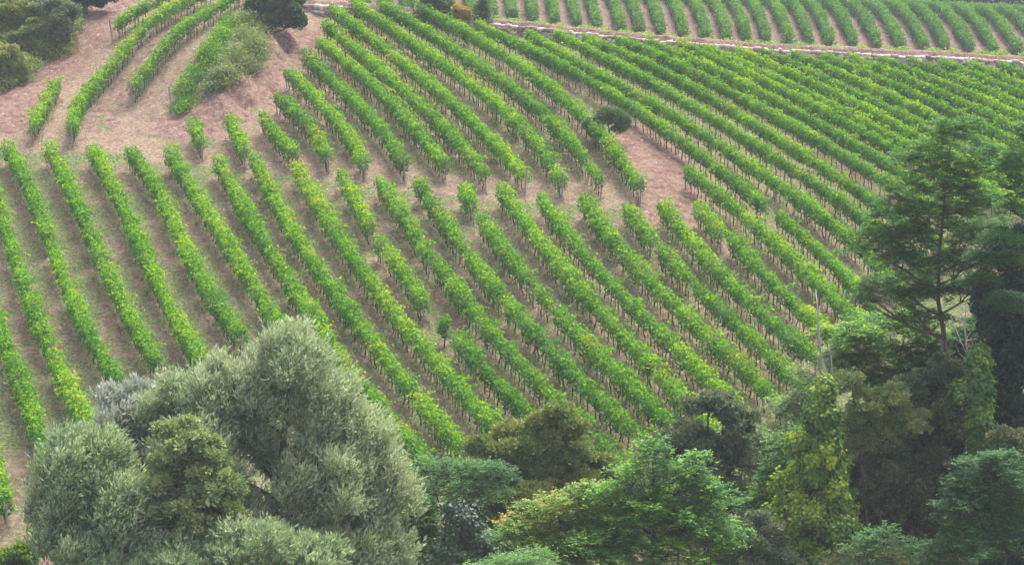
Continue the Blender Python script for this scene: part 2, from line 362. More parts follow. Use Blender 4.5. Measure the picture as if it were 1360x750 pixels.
low = [
 ([(-26,560),(-14,590),(-2,635),(6,668)], 'sliver of vine row just inside the left edge, lowest on the left', {}),
 ([(-30,365),(-8,420),(0,441),(25,501),(43,553),(63,610),(72,628)], 'vine row along the left edge, dropping to the left willow', {}),
 ([(-30,195),(-14,238),(0,276),(14,320),(33,386),(43,419),(60,451),(78,484),(93,516),(108,551),(122,580)], 'vine row entering at the left edge with its head out of view', {}),
 ([(11,198),(25,228),(43,261),(58,296),(75,338),(88,383),(105,421),(123,451),(140,484),(158,509)], 'leftmost vine row whose head shows on the headland', {}),
 ([(66,198),(78,223),(95,256),(110,288),(125,323),(143,361),(153,386),(165,408),(178,431),(193,456),(206,481)], 'second vine row from the left whose head shows on the headland', {}),
 ([(123,200),(138,230),(155,261),(173,293),(188,323),(203,361),(208,386),(226,411),(241,434),(253,456),(266,481)], 'third vine row from the left whose head shows on the headland', {}),
 ([(173,203),(193,231),(211,258),(226,288),(243,321),(261,353),(271,384),(288,409),(306,431),(322,447)], 'fourth vine row from the left, head below the pale wheel ruts', {}),
 ([(227,206),(246,236),(258,261),(278,288),(298,318),(318,351),(331,371),(344,390),(355,412),(370,437)], 'fifth vine row from the left, running down behind the big willow top', {}),
 ([(288,216),(303,241),(323,273),(336,296),(355,330),(375,358),(388,386),(400,409),(418,434),(433,454),(450,471),(470,496),(488,519),(505,541),(520,564),(540,595),(568,620)], 'long vine row skirting the right shoulder of the big willow', {}),
 ([(337,212),(355,248),(370,276),(385,303),(398,323),(413,343),(428,366),(438,386),(455,409),(473,429),(488,449),(505,469),(520,491),(541,514),(561,531),(578,552),(597,578),(609,600)], 'first full vine row right of the one skirting the big willow', {}),
 ([(394,221),(405,246),(418,273),(433,288),(448,311),(463,331),(480,353),(493,386),(510,401),(523,421),(541,441),(558,459),(576,476),(591,496),(606,514),(623,531),(641,552),(662,575)], 'second full vine row right of the one skirting the big willow', dict(lump=.2)),
 ([(453,233),(465,256),(480,281),(490,303)], 'short vine row ending at a leaning grey post in mid slope', dict(post_end=1)),
 ([(503,323),(520,346),(541,368),(553,391),(562,405)], 'short vine row below the leaning post, ending in a lone standing vine', dict(lump=.4)),
 ([(606,449),(621,469),(638,489),(656,506),(673,524),(690,542),(705,556)], 'vine row starting beneath the small solitary vine', dict(lump=.4)),
 ([(503,241),(516,261),(533,286),(548,308),(561,328),(568,345)], 'vine row in mid slope that stops before a gap, left of two', dict(lump=.4)),
 ([(578,348),(593,368),(598,382),(611,394),(626,409),(643,431),(663,456),(676,471),(700,496),(725,524),(743,539),(765,557),(798,587),(820,610),(830,625)], 'vine row below the gap, reaching down beside the rusty maple', dict(lump=.5)),
 ([(554,246),(568,263),(586,291),(606,316),(621,338),(641,361),(651,379),(663,399),(676,416),(687,418),(703,436),(718,456),(738,479),(758,496),(778,516),(798,531),(818,549),(833,564),(852,590)], 'first full vine row right of the broken row with the gap', dict(lump=.5)),
 ([(615,253),(628,278),(643,298),(658,318),(673,338),(685,350),(703,368),(708,384),(723,401),(740,424),(760,441),(778,461),(800,481),(820,499),(840,519),(861,536),(881,552),(900,573),(925,600),(948,628)], 'second full vine row right of the broken row with the gap', dict(lump=.5)),
 ([(666,253),(676,276),(690,283),(705,306),(720,326),(735,343),(755,358),(763,376),(773,399),(790,414),(808,434),(828,451),(845,469),(863,489),(881,504),(898,518),(925,545),(950,570),(978,600),(1000,632)], 'third full vine row right of the broken row with the gap', dict(lump=.5)),
 ([(718,263),(730,283),(745,303),(755,315),(763,323),(780,343),(798,363),(813,386),(830,404),(848,420),(866,433),(886,449),(901,469),(921,486),(935,499),(955,520),(980,546),(1008,576),(1036,606),(1056,632)], 'vine row with a bushy single vine high up, running to the dark oak', dict(lump=.7)),
 ([(773,268),(788,286),(805,306),(820,326),(835,343),(855,361),(861,382),(878,399),(896,411),(908,419),(921,429),(936,446),(956,464),(976,481),(996,499),(1016,516),(1040,540),(1062,563),(1082,588)], 'vine row passing just right of the dark oak top', dict(lump=.6)),
 ([(828,276),(840,291),(858,306),(873,326),(888,343),(908,361),(921,389),(941,406),(961,421),(981,434),(998,451),(1016,469),(1030,481),(1045,494),(1068,518),(1092,545)], 'vine row starting under the end post of the bare earth patch', dict(lump=.5)),
 ([(878,273),(893,296),(913,316),(931,333),(946,353),(963,374),(978,395),(996,411),(1016,421),(1028,428),(1043,441),(1060,459),(1078,476)], 'vine row starting at the foot of the bare earth patch', dict(lump=.5)),
 ([(927,278),(943,293),(955,311)], 'very short vine row of a few vines right of the bare earth patch', dict(lump=.3)),
 ([(971,316),(988,338),(1003,353),(1016,368),(1035,389),(1053,404),(1068,416),(1083,431),(1110,452),(1130,468)], 'vine row under the very short row, passing the dead snag', dict(lump=.4)),
 ([(914,229),(931,243),(946,256),(956,263),(971,273),(986,288),(1006,301),(1019,316),(1028,323),(1043,336),(1060,348),(1080,370),(1098,392),(1113,406),(1128,419),(1145,434),(1172,455)], 'vine row starting at a post on the right edge of the bare earth patch', dict(lump=.3, post_start=1)),
]
for p, l, kw in low: ROWS.append(dict(pts=p, label=l, group=LOW, **kw))

mid = [
 ([(257,166),(263,180),(267,193)], 'shortest stub of vine row with a post at its lower end', 1),
 ([(305,162),(311,172),(316,183),(324,204)], 'stub of vine row beside the shortest stub', 1),
 ([(349,156),(362,176),(376,190),(388,205)], 'short vine row whose end post leans to the left', 1),
 ([(368,131),(388,148),(405,163),(420,183),(434,208)], 'fourth vine row from the left below the eroded bank', 1),
 ([(381,97),(400,115),(418,130),(433,148),(450,165),(465,183),(472,200),(483,217)], 'yellowish vine row starting lowest beside the dirt track', 1),
 ([(407,76),(428,98),(445,115),(460,128),(480,145),(495,163),(513,181),(522,201),(538,220)], 'sixth vine row from the left below the eroded bank', 1),
 ([(424,57),(445,75),(465,88),(483,105),(500,120),(518,138),(536,155),(553,176),(570,198),(590,219)], 'seventh vine row from the left below the eroded bank', 1),
 ([(432,32),(445,48),(465,60),(485,78),(503,95),(520,110),(541,125),(558,143),(576,160),(596,178),(606,190),(626,213),(644,232)], 'vine row whose head is second below the end of the wall', 1),
 ([(440,15),(460,30),(480,43),(500,58),(518,73),(538,88),(558,103),(576,118),(596,135),(613,153),(633,168),(651,186),(663,198),(679,215),(695,236)], 'vine row whose head is nearest below the left end of the wall', 1),
 ([(468,5),(490,20),(515,35),(538,53),(558,70),(581,80),(601,95),(621,110),(641,125),(661,143),(676,155),(690,165),(705,183),(716,203),(730,221),(748,242)], 'long vine row starting on the wall line, left of three', 1),
 ([(503,3),(526,18),(548,33),(571,48),(591,60),(611,73),(631,88),(653,103),(673,118),(685,122),(703,137),(720,150),(740,170),(753,186),(765,201),(780,221),(799,240)], 'long vine row from the top edge, middle of three', 1),
 ([(541,3),(566,13),(591,28),(613,43),(636,55),(656,70),(676,83),(693,91),(713,103),(730,115),(745,130),(763,145),(780,163),(800,180),(805,196),(820,213),(838,233),(853,248)], 'long vine row with a grey bush in it, left of the bare earth', 1),
]
for p, l, e in mid: ROWS.append(dict(pts=p, label=l, group=MID, post_end=e))

up = [
 ([(628,36),(641,40),(663,48),(680,52),(705,65),(730,83),(755,93),(775,105),(795,120),(815,133),(835,145),(855,155),(876,168),(896,181),(921,199),(941,213),(961,233),(981,246),(998,261),(1010,276)], 'vine row along the right side of the bare earth patch, from the yellow tree', {}),
 ([(1035,288),(1050,303),(1068,318),(1085,333),(1103,348),(1120,364),(1130,378),(1145,396),(1165,413)], 'vine row that resumes below a short break with a grey post', dict(post_start=1)),
 ([(699,46),(720,55),(738,68),(760,80),(780,93),(800,105),(820,118),(840,128),(861,140),(881,150),(901,160),(921,173),(941,186),(956,193),(971,201),(991,213),(1011,228),(1028,238),(1048,253),(1065,271),(1085,286),(1103,303),(1120,318),(1138,333),(1155,348),(1170,364),(1200,390),(1222,408)], None, {}),
 ([(737,47),(765,58),(788,70),(810,83),(833,95),(855,108),(873,120),(893,130),(913,140),(933,153),(956,165),(976,175),(993,186),(1025,203),(1045,218),(1068,233),(1085,248),(1103,263),(1123,278),(1140,291),(1153,301),(1200,338),(1240,367)], None, {}),
 ([(775,52),(798,60),(820,68),(843,80),(866,90),(886,103),(906,113),(926,125),(946,135),(968,145),(988,158),(1008,168),(1025,181),(1053,198),(1075,211),(1095,226),(1115,238),(1138,256),(1158,271),(1175,281),(1220,312),(1260,338)], None, {}),
 ([(817,56),(830,57),(855,68),(878,78),(898,90),(918,100),(941,110),(961,120),(983,133),(1006,143),(1028,153),(1048,163),(1068,176),(1085,188),(1100,199),(1123,213),(1143,223),(1163,236),(1183,246),(1230,275),(1280,308)], None, {}),
 ([(857,60),(880,65),(903,75),(926,85),(948,95),(971,105),(993,118),(1016,130),(1040,143),(1063,153),(1085,165),(1108,178),(1135,196),(1158,209),(1180,221),(1200,231),(1250,258),(1300,288)], None, {}),
 ([(898,63),(918,67),(941,76),(963,86),(986,98),(1008,108),(1030,118),(1053,130),(1073,140),(1095,150),(1118,162),(1135,174),(1170,194),(1193,203),(1210,211),(1260,238),(1320,270)], None, {}),
]
n_up = 0
for p, l, kw in up:
    if l is None:
        l = f'{ORD[n_up]} vine row from the left whose head touches the pink stone wall'; n_up += 1
    ROWS.append(dict(pts=p, label=l, group=UP, dense=1, **kw))
UP_STARTS = [(935,67),(976,70),(1011,73),(1053,75),(1091,77),(1128,79),(1169,82),(1208,84),(1247,85),(1287,88),(1325,89),(1364,92)]

left = [
 ([(42,173),(52,152),(62,136),(76,112)], 'short vine row of a few vines at the foot of the left bank', dict(post_start=1, lump=.5)),
 ([(93,175),(108,148),(123,123),(135,100),(150,78),(170,60),(190,43),(211,25),(233,12),(251,2),(275,-12)], 'longest vine row climbing the left strip to the top edge', dict(post_start=1)),
 ([(177,120),(193,95),(208,75),(226,55),(246,40),(266,25),(283,13),(301,2),(325,-12)], 'vine row climbing the left strip nearest the overgrown bank', dict(post_start=1)),
 ([(150,38),(171,22),(190,12),(211,2),(235,-12)], 'vine row starting beside the dark thicket at the top left', dict(post_start=1)),
]
for p, l, kw in left: ROWS.append(dict(pts=p, label=l, group=LEFT, **kw))

def fit(P, step=0.25):
    P = np.asarray(P, float)
    s = np.r_[0, np.cumsum(np.hypot(*np.diff(P, axis=0).T))]
    deg = 1 if len(P) < 4 else (2 if len(P) < 8 else 3)
    cx = np.polyfit(s, P[:, 0], deg); cy = np.polyfit(s, P[:, 1], deg)
    t = np.arange(0, s[-1]+step, step)
    Q = np.stack([np.polyval(cx, t), np.polyval(cy, t)], -1)
    return Q

for r in ROWS:
    p = np.array(r['pts'], float)
    xy = unproject(p[:, 0], p[:, 1], 1.2, terrain)
    r['xy'] = fit(xy)
# the rest of the rows from the wall run parallel to the last traced ones
src = ROWS[-5]['xy']
for k, (sx, sy) in enumerate(UP_STARTS):
    s0 = unproject(np.array([sx]), np.array([sy]), 1.2, terrain)[0]
    q = src-src[0]+s0
    if k > 5: q = q[:int(len(q)*(1-0.05*(k-5)))]
    ROWS.append(dict(xy=q, group=UP, dense=1, label=f'{ORD[n_up+k] if n_up+k < 20 else "last"} vine row from the left whose head touches the pink stone wall'))

# ------------------------------------------------------------------ ground sheet
ALLROW = [r['xy'][::4] for r in ROWS]
def row_field(X, Y):
    """distance to the nearest vine row"""
    best = np.full(X.shape, 9.0)
    for q in ALLROW:
        x0, x1, y0, y1 = q[:, 0].min()-3, q[:, 0].max()+3, q[:, 1].min()-3, q[:, 1].max()+3
        m = (X > x0) & (X < x1) & (Y > y0) & (Y < y1)
        if not m.any(): continue
        xs, ys = X[m], Y[m]; d = np.full(xs.shape, 9.0)
        for j in range(len(q)-1):
            ax, ay = q[j]; bx, by = q[j+1]; dx, dy = bx-ax, by-ay
            t = np.clip(((xs-ax)*dx+(ys-ay)*dy)/(dx*dx+dy*dy+1e-9), 0, 1)
            d = np.minimum(d, np.hypot(xs-ax-t*dx, ys-ay-t*dy))
        best[m] = np.minimum(best[m], d)
    return best

def capsule(X, Y, pts, w, func=near_base):
    q = pl(pts, 0, func)
    d, _ = sdist(X, Y, [tuple(v) for v in q])
    return 1-sstep(0.55*w, 1.25*w, np.abs(d))

def masks(X, Y):
    rd = row_field(X, Y)
    wob = 0.5+0.5*np.sin(X*0.37+1.1*np.sin(Y*0.21))*np.cos(Y*0.29+0.8*np.sin(X*0.17))
    path = capsule(X, Y, [(-40,192),(60,190),(150,188),(240,205),(330,212),(430,225),(520,238),(620,248),(720,256),(800,262),(880,270)], 1.9, terrain)
    path = np.maximum(path, capsule(X, Y, [(150,190),(190,160),(215,130),(250,90),(300,40)], 1.3, terrain)*0.8)
    path = np.maximum(path, capsule(X, Y, [(300,200),(340,165),(375,110),(400,75),(420,30),(425,5)], 1.8, terrain))
    path = np.maximum(path, capsule(X, Y, [(60,190),(100,120),(140,70),(180,20)], 1.2, terrain)*0.7)
    ruts = np.zeros(X.shape)
    for pp in ([(-40,189),(60,187),(150,184),(240,200),(330,207),(430,220),(520,233),(620,244),(720,252),(800,258)], [(-40,198),(60,196),(150,195),(240,211),(330,219),(430,232),(520,245),(620,254),(720,261),(800,267)],
               [(140,190),(185,155),(208,128),(240,90),(290,40)], [(160,192),(200,160),(222,132),(256,95),(305,45)], [(325,195),(350,160),(380,115),(404,75),(422,30)], [(345,195),(366,162),(394,117),(416,78),(434,32)]):
        ruts = np.maximum(ruts, capsule(X, Y, pp, 0.28, terrain))
    bare = capsule(X, Y, [(855,175),(880,205),(900,240),(890,275)], 3.0, terrain)
    bare = np.maximum(bare, capsule(X, Y, [(0,165),(50,110),(95,70),(130,40)], 2.8, terrain)*0.9)
    bare = np.maximum(bare, capsule(X, Y, [(240,170),(300,160),(340,125),(375,90),(405,50)], 2.2, terrain))
    bare = np.maximum(bare, capsule(X, Y, [(0,640),(10,700),(30,745)], 3.0, terrain)*0.5)
    dw, _ = sdist(X, Y, WALLT)
    green = 0.42+0.6*wob*sstep(0.5, 1.1, rd)*(1-sstep(2.2, 3.5, rd))
    green = np.where(Y < 112, green+0.12, green)
    green = green*(1-0.35*sstep(0.52, 0.60, rd)*(1-sstep(0.78, 0.88, rd)))*(1-path)*(1-bare*0.9)*(1-0.6*sstep(0.2, 1, dw))
    dry = 0.25+0.55*(1-sstep(0.15, 0.75, rd))+0.5*path
    dry = dry+0.10*sstep(-25, 20, X)-0.10
    bare = np.maximum(bare, 0.35*sstep(0.1, 0.5, dw)*(dw < 20))
    track = sstep(0.52, 0.60, rd)*(1-sstep(0.78, 0.88, rd))
    bare = np.maximum(bare, 0.5*track*(0.4+0.6*wob)); 
    bare = np.where(dw > 20, 0.35, bare)
    dry = np.where(dw > 20, 0.0, dry); green = np.where(dw > 20, 0.25, green)
    green = green*(1-0.65*((X < -14) & (Y > 147)))
    bare = np.maximum(bare, 0.8*ruts)
    return np.clip(green, 0, 1), np.clip(dry, 0, 1), np.clip(bare, 0, 1)

def axis(segs):
    out = [np.arange(a, b, s) for a, b, s in segs]; return np.concatenate(out+[np.array([segs[-1][1]])])
gx = axis([(-900,-150,30),(-150,-62,4),(-62,62,0.42),(62,150,4),(150,900,30)])
gy = axis([(-60,60,8),(60,88,1.0),(88,182,0.42),(182,345,2.0),(345,420,6),(420,1600,60)])
GX, GY = np.meshgrid(gx, gy)
GZ = terrain(GX, GY)
rough = 0.05*np.sin(GX*2.3+np.sin(GY*1.9)*1.3)*np.sin(GY*2.1)+RNG.normal(0, 0.018, GX.shape)
d_b, _ = sdist(GX, GY, BANK); d_s, _ = sdist(GX, GY, SIDE)
rough = rough*(1+3*((d_b > 0) & (d_b < 3.2))+2.5*((d_s > -0.5) & (d_s < 9)))
GZ = GZ+np.where(GY < 345, rough, 0)
GZ = np.where(GY > 420, np.minimum(GZ, CAMZ-55-0.02*(GY-420)), GZ)
ny, nx = GX.shape
idx = np.arange(nx*ny).reshape(ny, nx)
F = np.stack([idx[:-1, :-1], idx[:-1, 1:], idx[1:, 1:], idx[1:, :-1]], -1).reshape(-1, 4)
g_, d_, b_ = masks(GX.ravel(), GY.ravel())
me = np_mesh('ground', np.stack([GX.ravel(), GY.ravel(), GZ.ravel()], -1), F,
             {'green': ('POINT', g_), 'dry': ('POINT', d_), 'bare': ('POINT', b_)}, smooth=True)
tag(link('ground', me, M['ground']), kind='structure')

# grass and dry tufts (nobody could count them): one object
def build_grass():
    n = 230000
    x = RNG.uniform(-48, 58, n); y = RNG.uniform(86, 178, n)
    keep = np.abs(x) < y*0.275+2
    x, y = x[keep], y[keep]
    g, d, b = masks(x, y)
    rd = row_field(x, y)
    dens = 0.20+0.8*g+0.55*d-0.75*b+0.35*(rd < 0.45)
    nz = 0.5+0.5*np.sin(x*0.9+2*np.sin(y*0.6))*np.sin(y*0.8+1.7*np.sin(x*0.5))
    k = RNG.random(len(x)) < dens*(0.35+0.9*nz)*0.75
    x, y, g, d, rd = x[k], y[k], g[k], d[k], rd[k]
    # each tuft: three blades
    m = 3; x = np.repeat(x, m)+RNG.normal(0, 0.07, len(x)*m); y = np.repeat(y, m)+RNG.normal(0, 0.07, len(x))
    g = np.repeat(g, m); d = np.repeat(d, m); rd = np.repeat(rd, m)
    z = terrain(x, y)+0.0
    P = np.stack([x, y, z-0.02], -1); n = len(x)
    D = np.stack([RNG.normal(0, 0.45, n), RNG.normal(0, 0.45, n), np.ones(n)], -1)
    N = RNG.normal(0, 1, (n, 3)); N[:, 2] += 0.6
    L = RNG.uniform(0.07, 0.18, n)*(1+0.7*(rd < 0.5)); W = L*0.22
    gr = np.clip(g+0.3*nz.mean()-0.25, 0, 1)
    isg = RNG.random(n) < (0.20+0.75*gr)*(1-0.45*d)
    tint = np.where(isg, RNG.uniform(0, 0.45, n), RNG.uniform(0.55, 1.0, n))
    o = link('grass', leaves('grass', P, D, N, L, W, tint), M['grass'])
    tag(o, 'short green and straw coloured grass tufts growing over the vineyard soil', 'grass', kind='stuff')
build_grass()

def build_stones():
    n = 26000; x = RNG.uniform(-46, 50, n); y = RNG.uniform(95, 176, n)
    k = np.abs(x) < y*0.27+1; x, y = x[k], y[k]
    g, d, b = masks(x, y); k = RNG.random(len(x)) < 0.08+0.8*b*b; x, y = x[k], y[k]; n = len(x)
    z = terrain(x, y); sz = 0.02+0.06*RNG.random(n)**3
    cube = np.array([(-1,-1,-1),(1,-1,-1),(1,1,-1),(-1,1,-1),(-.6,-.6,1),(.6,-.6,1),(.6,.6,1),(-.6,.6,1)], float)
    V = cube[None]*(sz[:, None, None]*RNG.uniform(.6, 1.3, (n, 8, 3)))*np.array([1.3, 1, .7])
    a = RNG.uniform(0, 6.28, n); ca, sa = np.cos(a)[:, None], np.sin(a)[:, None]
    V = np.stack([V[..., 0]*ca-V[..., 1]*sa, V[..., 0]*sa+V[..., 1]*ca, V[..., 2]], -1)+np.stack([x, y, z+0.01], -1)[:, None]
    f = np.array([(0,1,5,4),(1,2,6,5),(2,3,7,6),(3,0,4,7),(4,5,6,7)])
    F = (f[None]+np.arange(n)[:, None, None]*8).reshape(-1, 4)
    o = link('stones', np_mesh('stones', V.reshape(-1, 3), F, {'tint': ('FACE', np.repeat(RNG.random(n)*0.6, 5))}), M['stone'])
    tag(o, 'small stones and clods scattered over the bare soil', 'stones', kind='stuff')
build_stones()

# ------------------------------------------------------------------ retaining wall with the pale track behind it
def build_wall():
    line = np.array(WALL); s = np.r_[0, np.cumsum(np.hypot(*np.diff(line, axis=0).T))]
    V = []; F = []; T = []; n = 0
    for course in range(4):
        t = 0.0
        while t < s[-1]-0.6:
            w = random.uniform(0.28, 0.75); c = t+w/2
            x = np.interp(c, s, line[:, 0]); y = np.interp(c, s, line[:, 1])
            x2 = np.interp(c+0.2, s, line[:, 0]); y2 = np.interp(c+0.2, s, line[:, 1])
            dx, dy = x2-x, y2-y; l = math.hypot(dx, dy) or 1; dx /= l; dy /= l
            h = 0.26; z0 = float(near_base(np.array(x), np.array(y)))-0.1+course*0.245+random.uniform(-.015, .015)
            depth = 0.5 if course < 3 else 0.75
            out = random.uniform(-0.05, 0.05)
            hh = h+(random.uniform(-0.08, 0.06) if course == 3 else 0)
            for (u, v, q) in [(-1,0,0),(1,0,0),(1,1,0),(-1,1,0),(-1,0,1),(1,0,1),(1,1,1),(-1,1,1)]:
                uu = u*(w/2-0.012-0.03*q*random.random()); vv = out+v*depth+(0.05*q*random.random() if v == 0 else 0)
                V.append((x+dx*uu-dy*vv, y+dy*uu+dx*vv, z0+q*hh+random.uniform(-0.02, 0.02)))
            for f in [(0,1,5,4),(1,2,6,5),(2,3,7,6),(3,0,4,7),(4,5,6,7),(0,3,2,1)]:
                F.append([n+i for i in f])
            T += [random.random()]*6; n += 8; t += w
    me = np_mesh('dry_stone_wall', np.array(V), np.array(F), {'tint': ('FACE', np.array(T))})
    o = link('stone_wall', me, M['stone'])
    tag(o, 'long low pinkish dry stone retaining wall below the far field', 'wall')
build_wall()

# ------------------------------------------------------------------ vines
def trunk_mesh(name, seed, h=0.85):
    rr = random.Random(seed); tb = Tubes()
    a = rr.uniform(0, 6.28); x = y = 0; pts = []; rad = []
    for i in range(6):
        pts.append((x, y, -0.08+h*i/5)); rad.append(0.045-0.012*i/5+rr.uniform(-.004, .006))
        x += rr.uniform(-.05, .05); y += rr.uniform(-.05, .05)
    tb.add(pts, rad, 5)
    return tb.mesh(name)
TRUNKS = [trunk_mesh('vine_trunk', k) for k in range(6)]
for t in TRUNKS: t.materials.append(M['vinewood'])
def stake_mesh(h, r, lean=0.03):
    tb = Tubes(); tb.add([(0, 0, -0.1), (lean*.5, 0, h/2), (lean, lean*.4, h)], [r, r, r*0.9], 5); return tb.mesh('stake', False)
STAKE = stake_mesh(1.25, 0.020); STAKE.materials.append(M['vinewood'])
POST = stake_mesh(1.75, 0.045, 0.06); POST.materials.append(M['post'])
ENDPOST = stake_mesh(1.95, 0.062, -0.12); ENDPOST.materials.append(M['post'])

def build_row(r, far=False):
    q = r['xy']; seg = np.hypot(*np.diff(q, axis=0).T); s = np.r_[0, np.cumsum(seg)]; Ltot = s[-1]
    lump = r.get('lump', 0.28 if not r.get('dense') else 0.15); dense = r.get('dense', 0)
    q0 = q[0]; root = empty('vine_row', (q0[0], q0[1], terr1(*q0)))
    tag(root, r['label'], 'vine row', r['group'])
    base = np.array(root.location)
    sp = 0.86 if not far else 1.0
    nv = max(2, int(Ltot/sp))
    vc = (np.arange(nv)+0.5)*Ltot/nv+RNG.normal(0, 0.10, nv)
    vig = np.clip(RNG.normal(1.0, 0.10+0.15*lump, nv), 0.5, 1.35)
    # slow swings of vigour along the row, and dead vines
    vig *= 1+0.10*np.sin(np.arange(nv)*0.37+RNG.uniform(0, 6))
    dead = RNG.random(nv) < 0.05*lump/0.5*(0 if dense else 1)
    if nv < 9: dead[:] = False; vig = np.clip(vig, 0.85, 1.15)
    dead[0] = dead[-1] = False
    vtint = RNG.normal(0, 0.055, nv)+0.06*np.sin(np.arange(nv)*0.23+RNG.uniform(0, 6))
    rowt = float(RNG.normal(0, 0.035))
    per = 380 if not far else 200
    cnt = (per*vig*Ltot/nv).astype(int); cnt[dead] = (cnt[dead]*0.06).astype(int)
    vi = np.repeat(np.arange(nv), cnt); n = len(vi)
    along = np.clip(vc[vi]+RNG.normal(0, 0.40-0.10*lump, n), -0.15, Ltot+0.15)
    cx = np.interp(along, s, q[:, 0]); cy = np.interp(along, s, q[:, 1])
    tx = np.interp(along+0.3, s, q[:, 0])-np.interp(along-0.3, s, q[:, 0]); ty = np.interp(along+0.3, s, q[:, 1])-np.interp(along-0.3, s, q[:, 1])
    tl = np.hypot(tx, ty)+1e-9; tx /= tl; ty /= tl
    # cross-section: a rounded hedge, denser towards its skin
    th = RNG.uniform(0, 2*np.pi, n); rr = RNG.random(n)**0.42
    bump = 1+0.14*np.sin(along*3.1+vi)+0.10*np.sin(along*7.3+th*2)
    hw = ((0.44 if not dense else 0.36) if not far else 0.60)*vig[vi]*bump
    hh = ((0.58 if not dense else 0.52) if not far else 0.85)*vig[vi]*(1+0.10*np.sin(along*2.3+1.7*vi))
    ct, st = np.cos(th), np.sin(th)
    off = np.sign(ct)*np.abs(ct)**0.75*hw*rr
    zz = (1.26 if not far else 1.15)+np.sign(st)*np.abs(st)**0.7*hh*rr
    # the lower edge of the canopy is ragged, hanging sprays here and there
    zz = np.where((zz < 0.85) & (RNG.random(n) < 0.35), zz+0.4, zz)
    # long shoots reaching up and out
    ns = int(n*0.05)
    sh = RNG.integers(0, n, ns)
    zz[sh] += RNG.uniform(0.1, 0.45, ns)*(st[sh] > -0.2); off[sh] *= RNG.uniform(1.0, 1.9, ns)
    for i_ in np.where(RNG.random(nv) < (0.55 if not far else 0))[0]:
        own = np.where(vi == i_)[0]
        if len(own) < 60: continue
        for c_ in range(int(RNG.integers(1, 4))):
            pick = RNG.choice(own, 14, replace=False); tt = np.linspace(0, 1, 14); sd_ = RNG.choice([-1, 1]); ln_ = RNG.uniform(0.35, 0.75)
            along[pick] = vc[i_]+RNG.uniform(-.4, .4)+tt*RNG.uniform(-.3, .3)
            off[pick] = sd_*(0.2+tt*ln_); zz[pick] = 1.72+0.22*np.sin(tt*2.2)-0.25*tt+RNG.uniform(-.3, .12)
            cx[pick] = np.interp(along[pick], s, q[:, 0]); cy[pick] = np.interp(along[pick], s, q[:, 1])
    X = cx-ty*off; Y = cy+tx*off; Z = terrain(X, Y)*0+np.interp(along, s, terrain(q[:, 0], q[:, 1]))+zz
    P = np.stack([X, Y, Z], -1)-base
    outw = np.stack([-ty*ct, tx*ct, st*0.9+0.35], -1)
    N = unit(outw)+RNG.normal(0, 0.42, (n, 3))
    D = RNG.normal(0, 0.6, (n, 3)); D[:, 2] -= 0.55
    sz = RNG.uniform(0.10, 0.19, n)*(1 if not far else 1.7)
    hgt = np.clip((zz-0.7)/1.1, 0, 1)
    tint = np.clip(0.33+0.32*hgt**2+vtint[vi]+rowt+RNG.normal(0, 0.085, n)+0.07*np.sin(along*5+th)+0.06*np.sin(along*11.3+th*3), 0, 0.93)  # lit row tops put into the leaf tint by height, with yellower young leaves
    sick = RNG.random(nv) < 0.018
    tint = np.where(sick[vi] & (RNG.random(n) < 0.35), RNG.uniform(0.9, 1.0, n), tint)
    tint = np.where(RNG.random(n) < 0.006, 0.97, tint)
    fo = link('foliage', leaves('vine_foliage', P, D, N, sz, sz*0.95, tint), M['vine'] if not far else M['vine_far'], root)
    if far: return root
    def put(name, mesh, a, lat=0.0, sc=1.0, rz=None):
        x = float(np.interp(a, s, q[:, 0])); y = float(np.interp(a, s, q[:, 1]))
        x += random.uniform(-.03, .03)+lat; y += random.uniform(-.03, .03)
        o = bpy.data.objects.new(name, mesh); COL.objects.link(o); o.parent = root
        o.location = (x-base[0], y-base[1], terr1(x, y)-base[2]); o.scale = (1, 1, sc)
        o.rotation_euler = (random.uniform(-.07, .07), random.uniform(-.07, .07), random.uniform(0, 6.28) if rz is None else rz)
        return o
    kt = 0
    for i in range(nv):
        if dead[i] or kt >= 100: continue
        kt += 1
        put('vine_trunk', TRUNKS[random.randrange(6)], float(np.clip(vc[i], 0.1, Ltot-0.1)))
    ks = 0
    for i in range(nv-1):
        if ks < 100 and random.random() < 0.75:
            ks += 1; put('stake', STAKE, (vc[i]+vc[i+1])/2)
    a = 3.0
    while a < Ltot-2: put('post', POST, a, rz=random.uniform(0, 6.28)); a += 6.0
    e = put('end_post', ENDPOST, -0.1 if not r.get('post_start') else -0.35, rz=math.pi*0.1)
    e2 = put('end_post', ENDPOST, Ltot+(0.35 if r.get('post_end') else 0.0), rz=math.pi)
    if not r.get('post_start'): e.scale = (.8, .8, .72)
    if not r.get('post_end'): e2.scale = (.8, .8, .72)
    if r['group'] == MID and 'leans' in r['label']: e2.rotation_euler = (0, R(16), 0)
    return root
for r in ROWS: build_row(r)

# lone vine in the gap, like a little tree
def build_lone(px, py, label, h=1.1):
    xy = unproject(np.array([px]), np.array([py]), h, terrain)[0]
    b = np.array([xy[0], xy[1], terr1(*xy)]); root = empty('grapevine', b)
    tag(root, label, 'vine')
    n = 420
    v = unit(RNG.normal(0, 1, (n, 3)))*(RNG.random((n, 1))**0.4)*np.array([0.42, 0.42, 0.75])+np.array([0, 0, 1.25])
    v[:, 0] += 0.12*np.sin(v[:, 2]*4)
    sz = RNG.uniform(.10, .18, n)
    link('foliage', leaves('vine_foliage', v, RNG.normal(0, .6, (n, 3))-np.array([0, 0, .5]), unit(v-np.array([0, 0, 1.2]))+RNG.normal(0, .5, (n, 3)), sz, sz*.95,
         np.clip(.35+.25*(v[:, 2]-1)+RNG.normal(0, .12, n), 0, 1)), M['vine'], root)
    o = link('vine_trunk', TRUNKS[2], None, root); o.scale = (1.1, 1.1, 1.1)
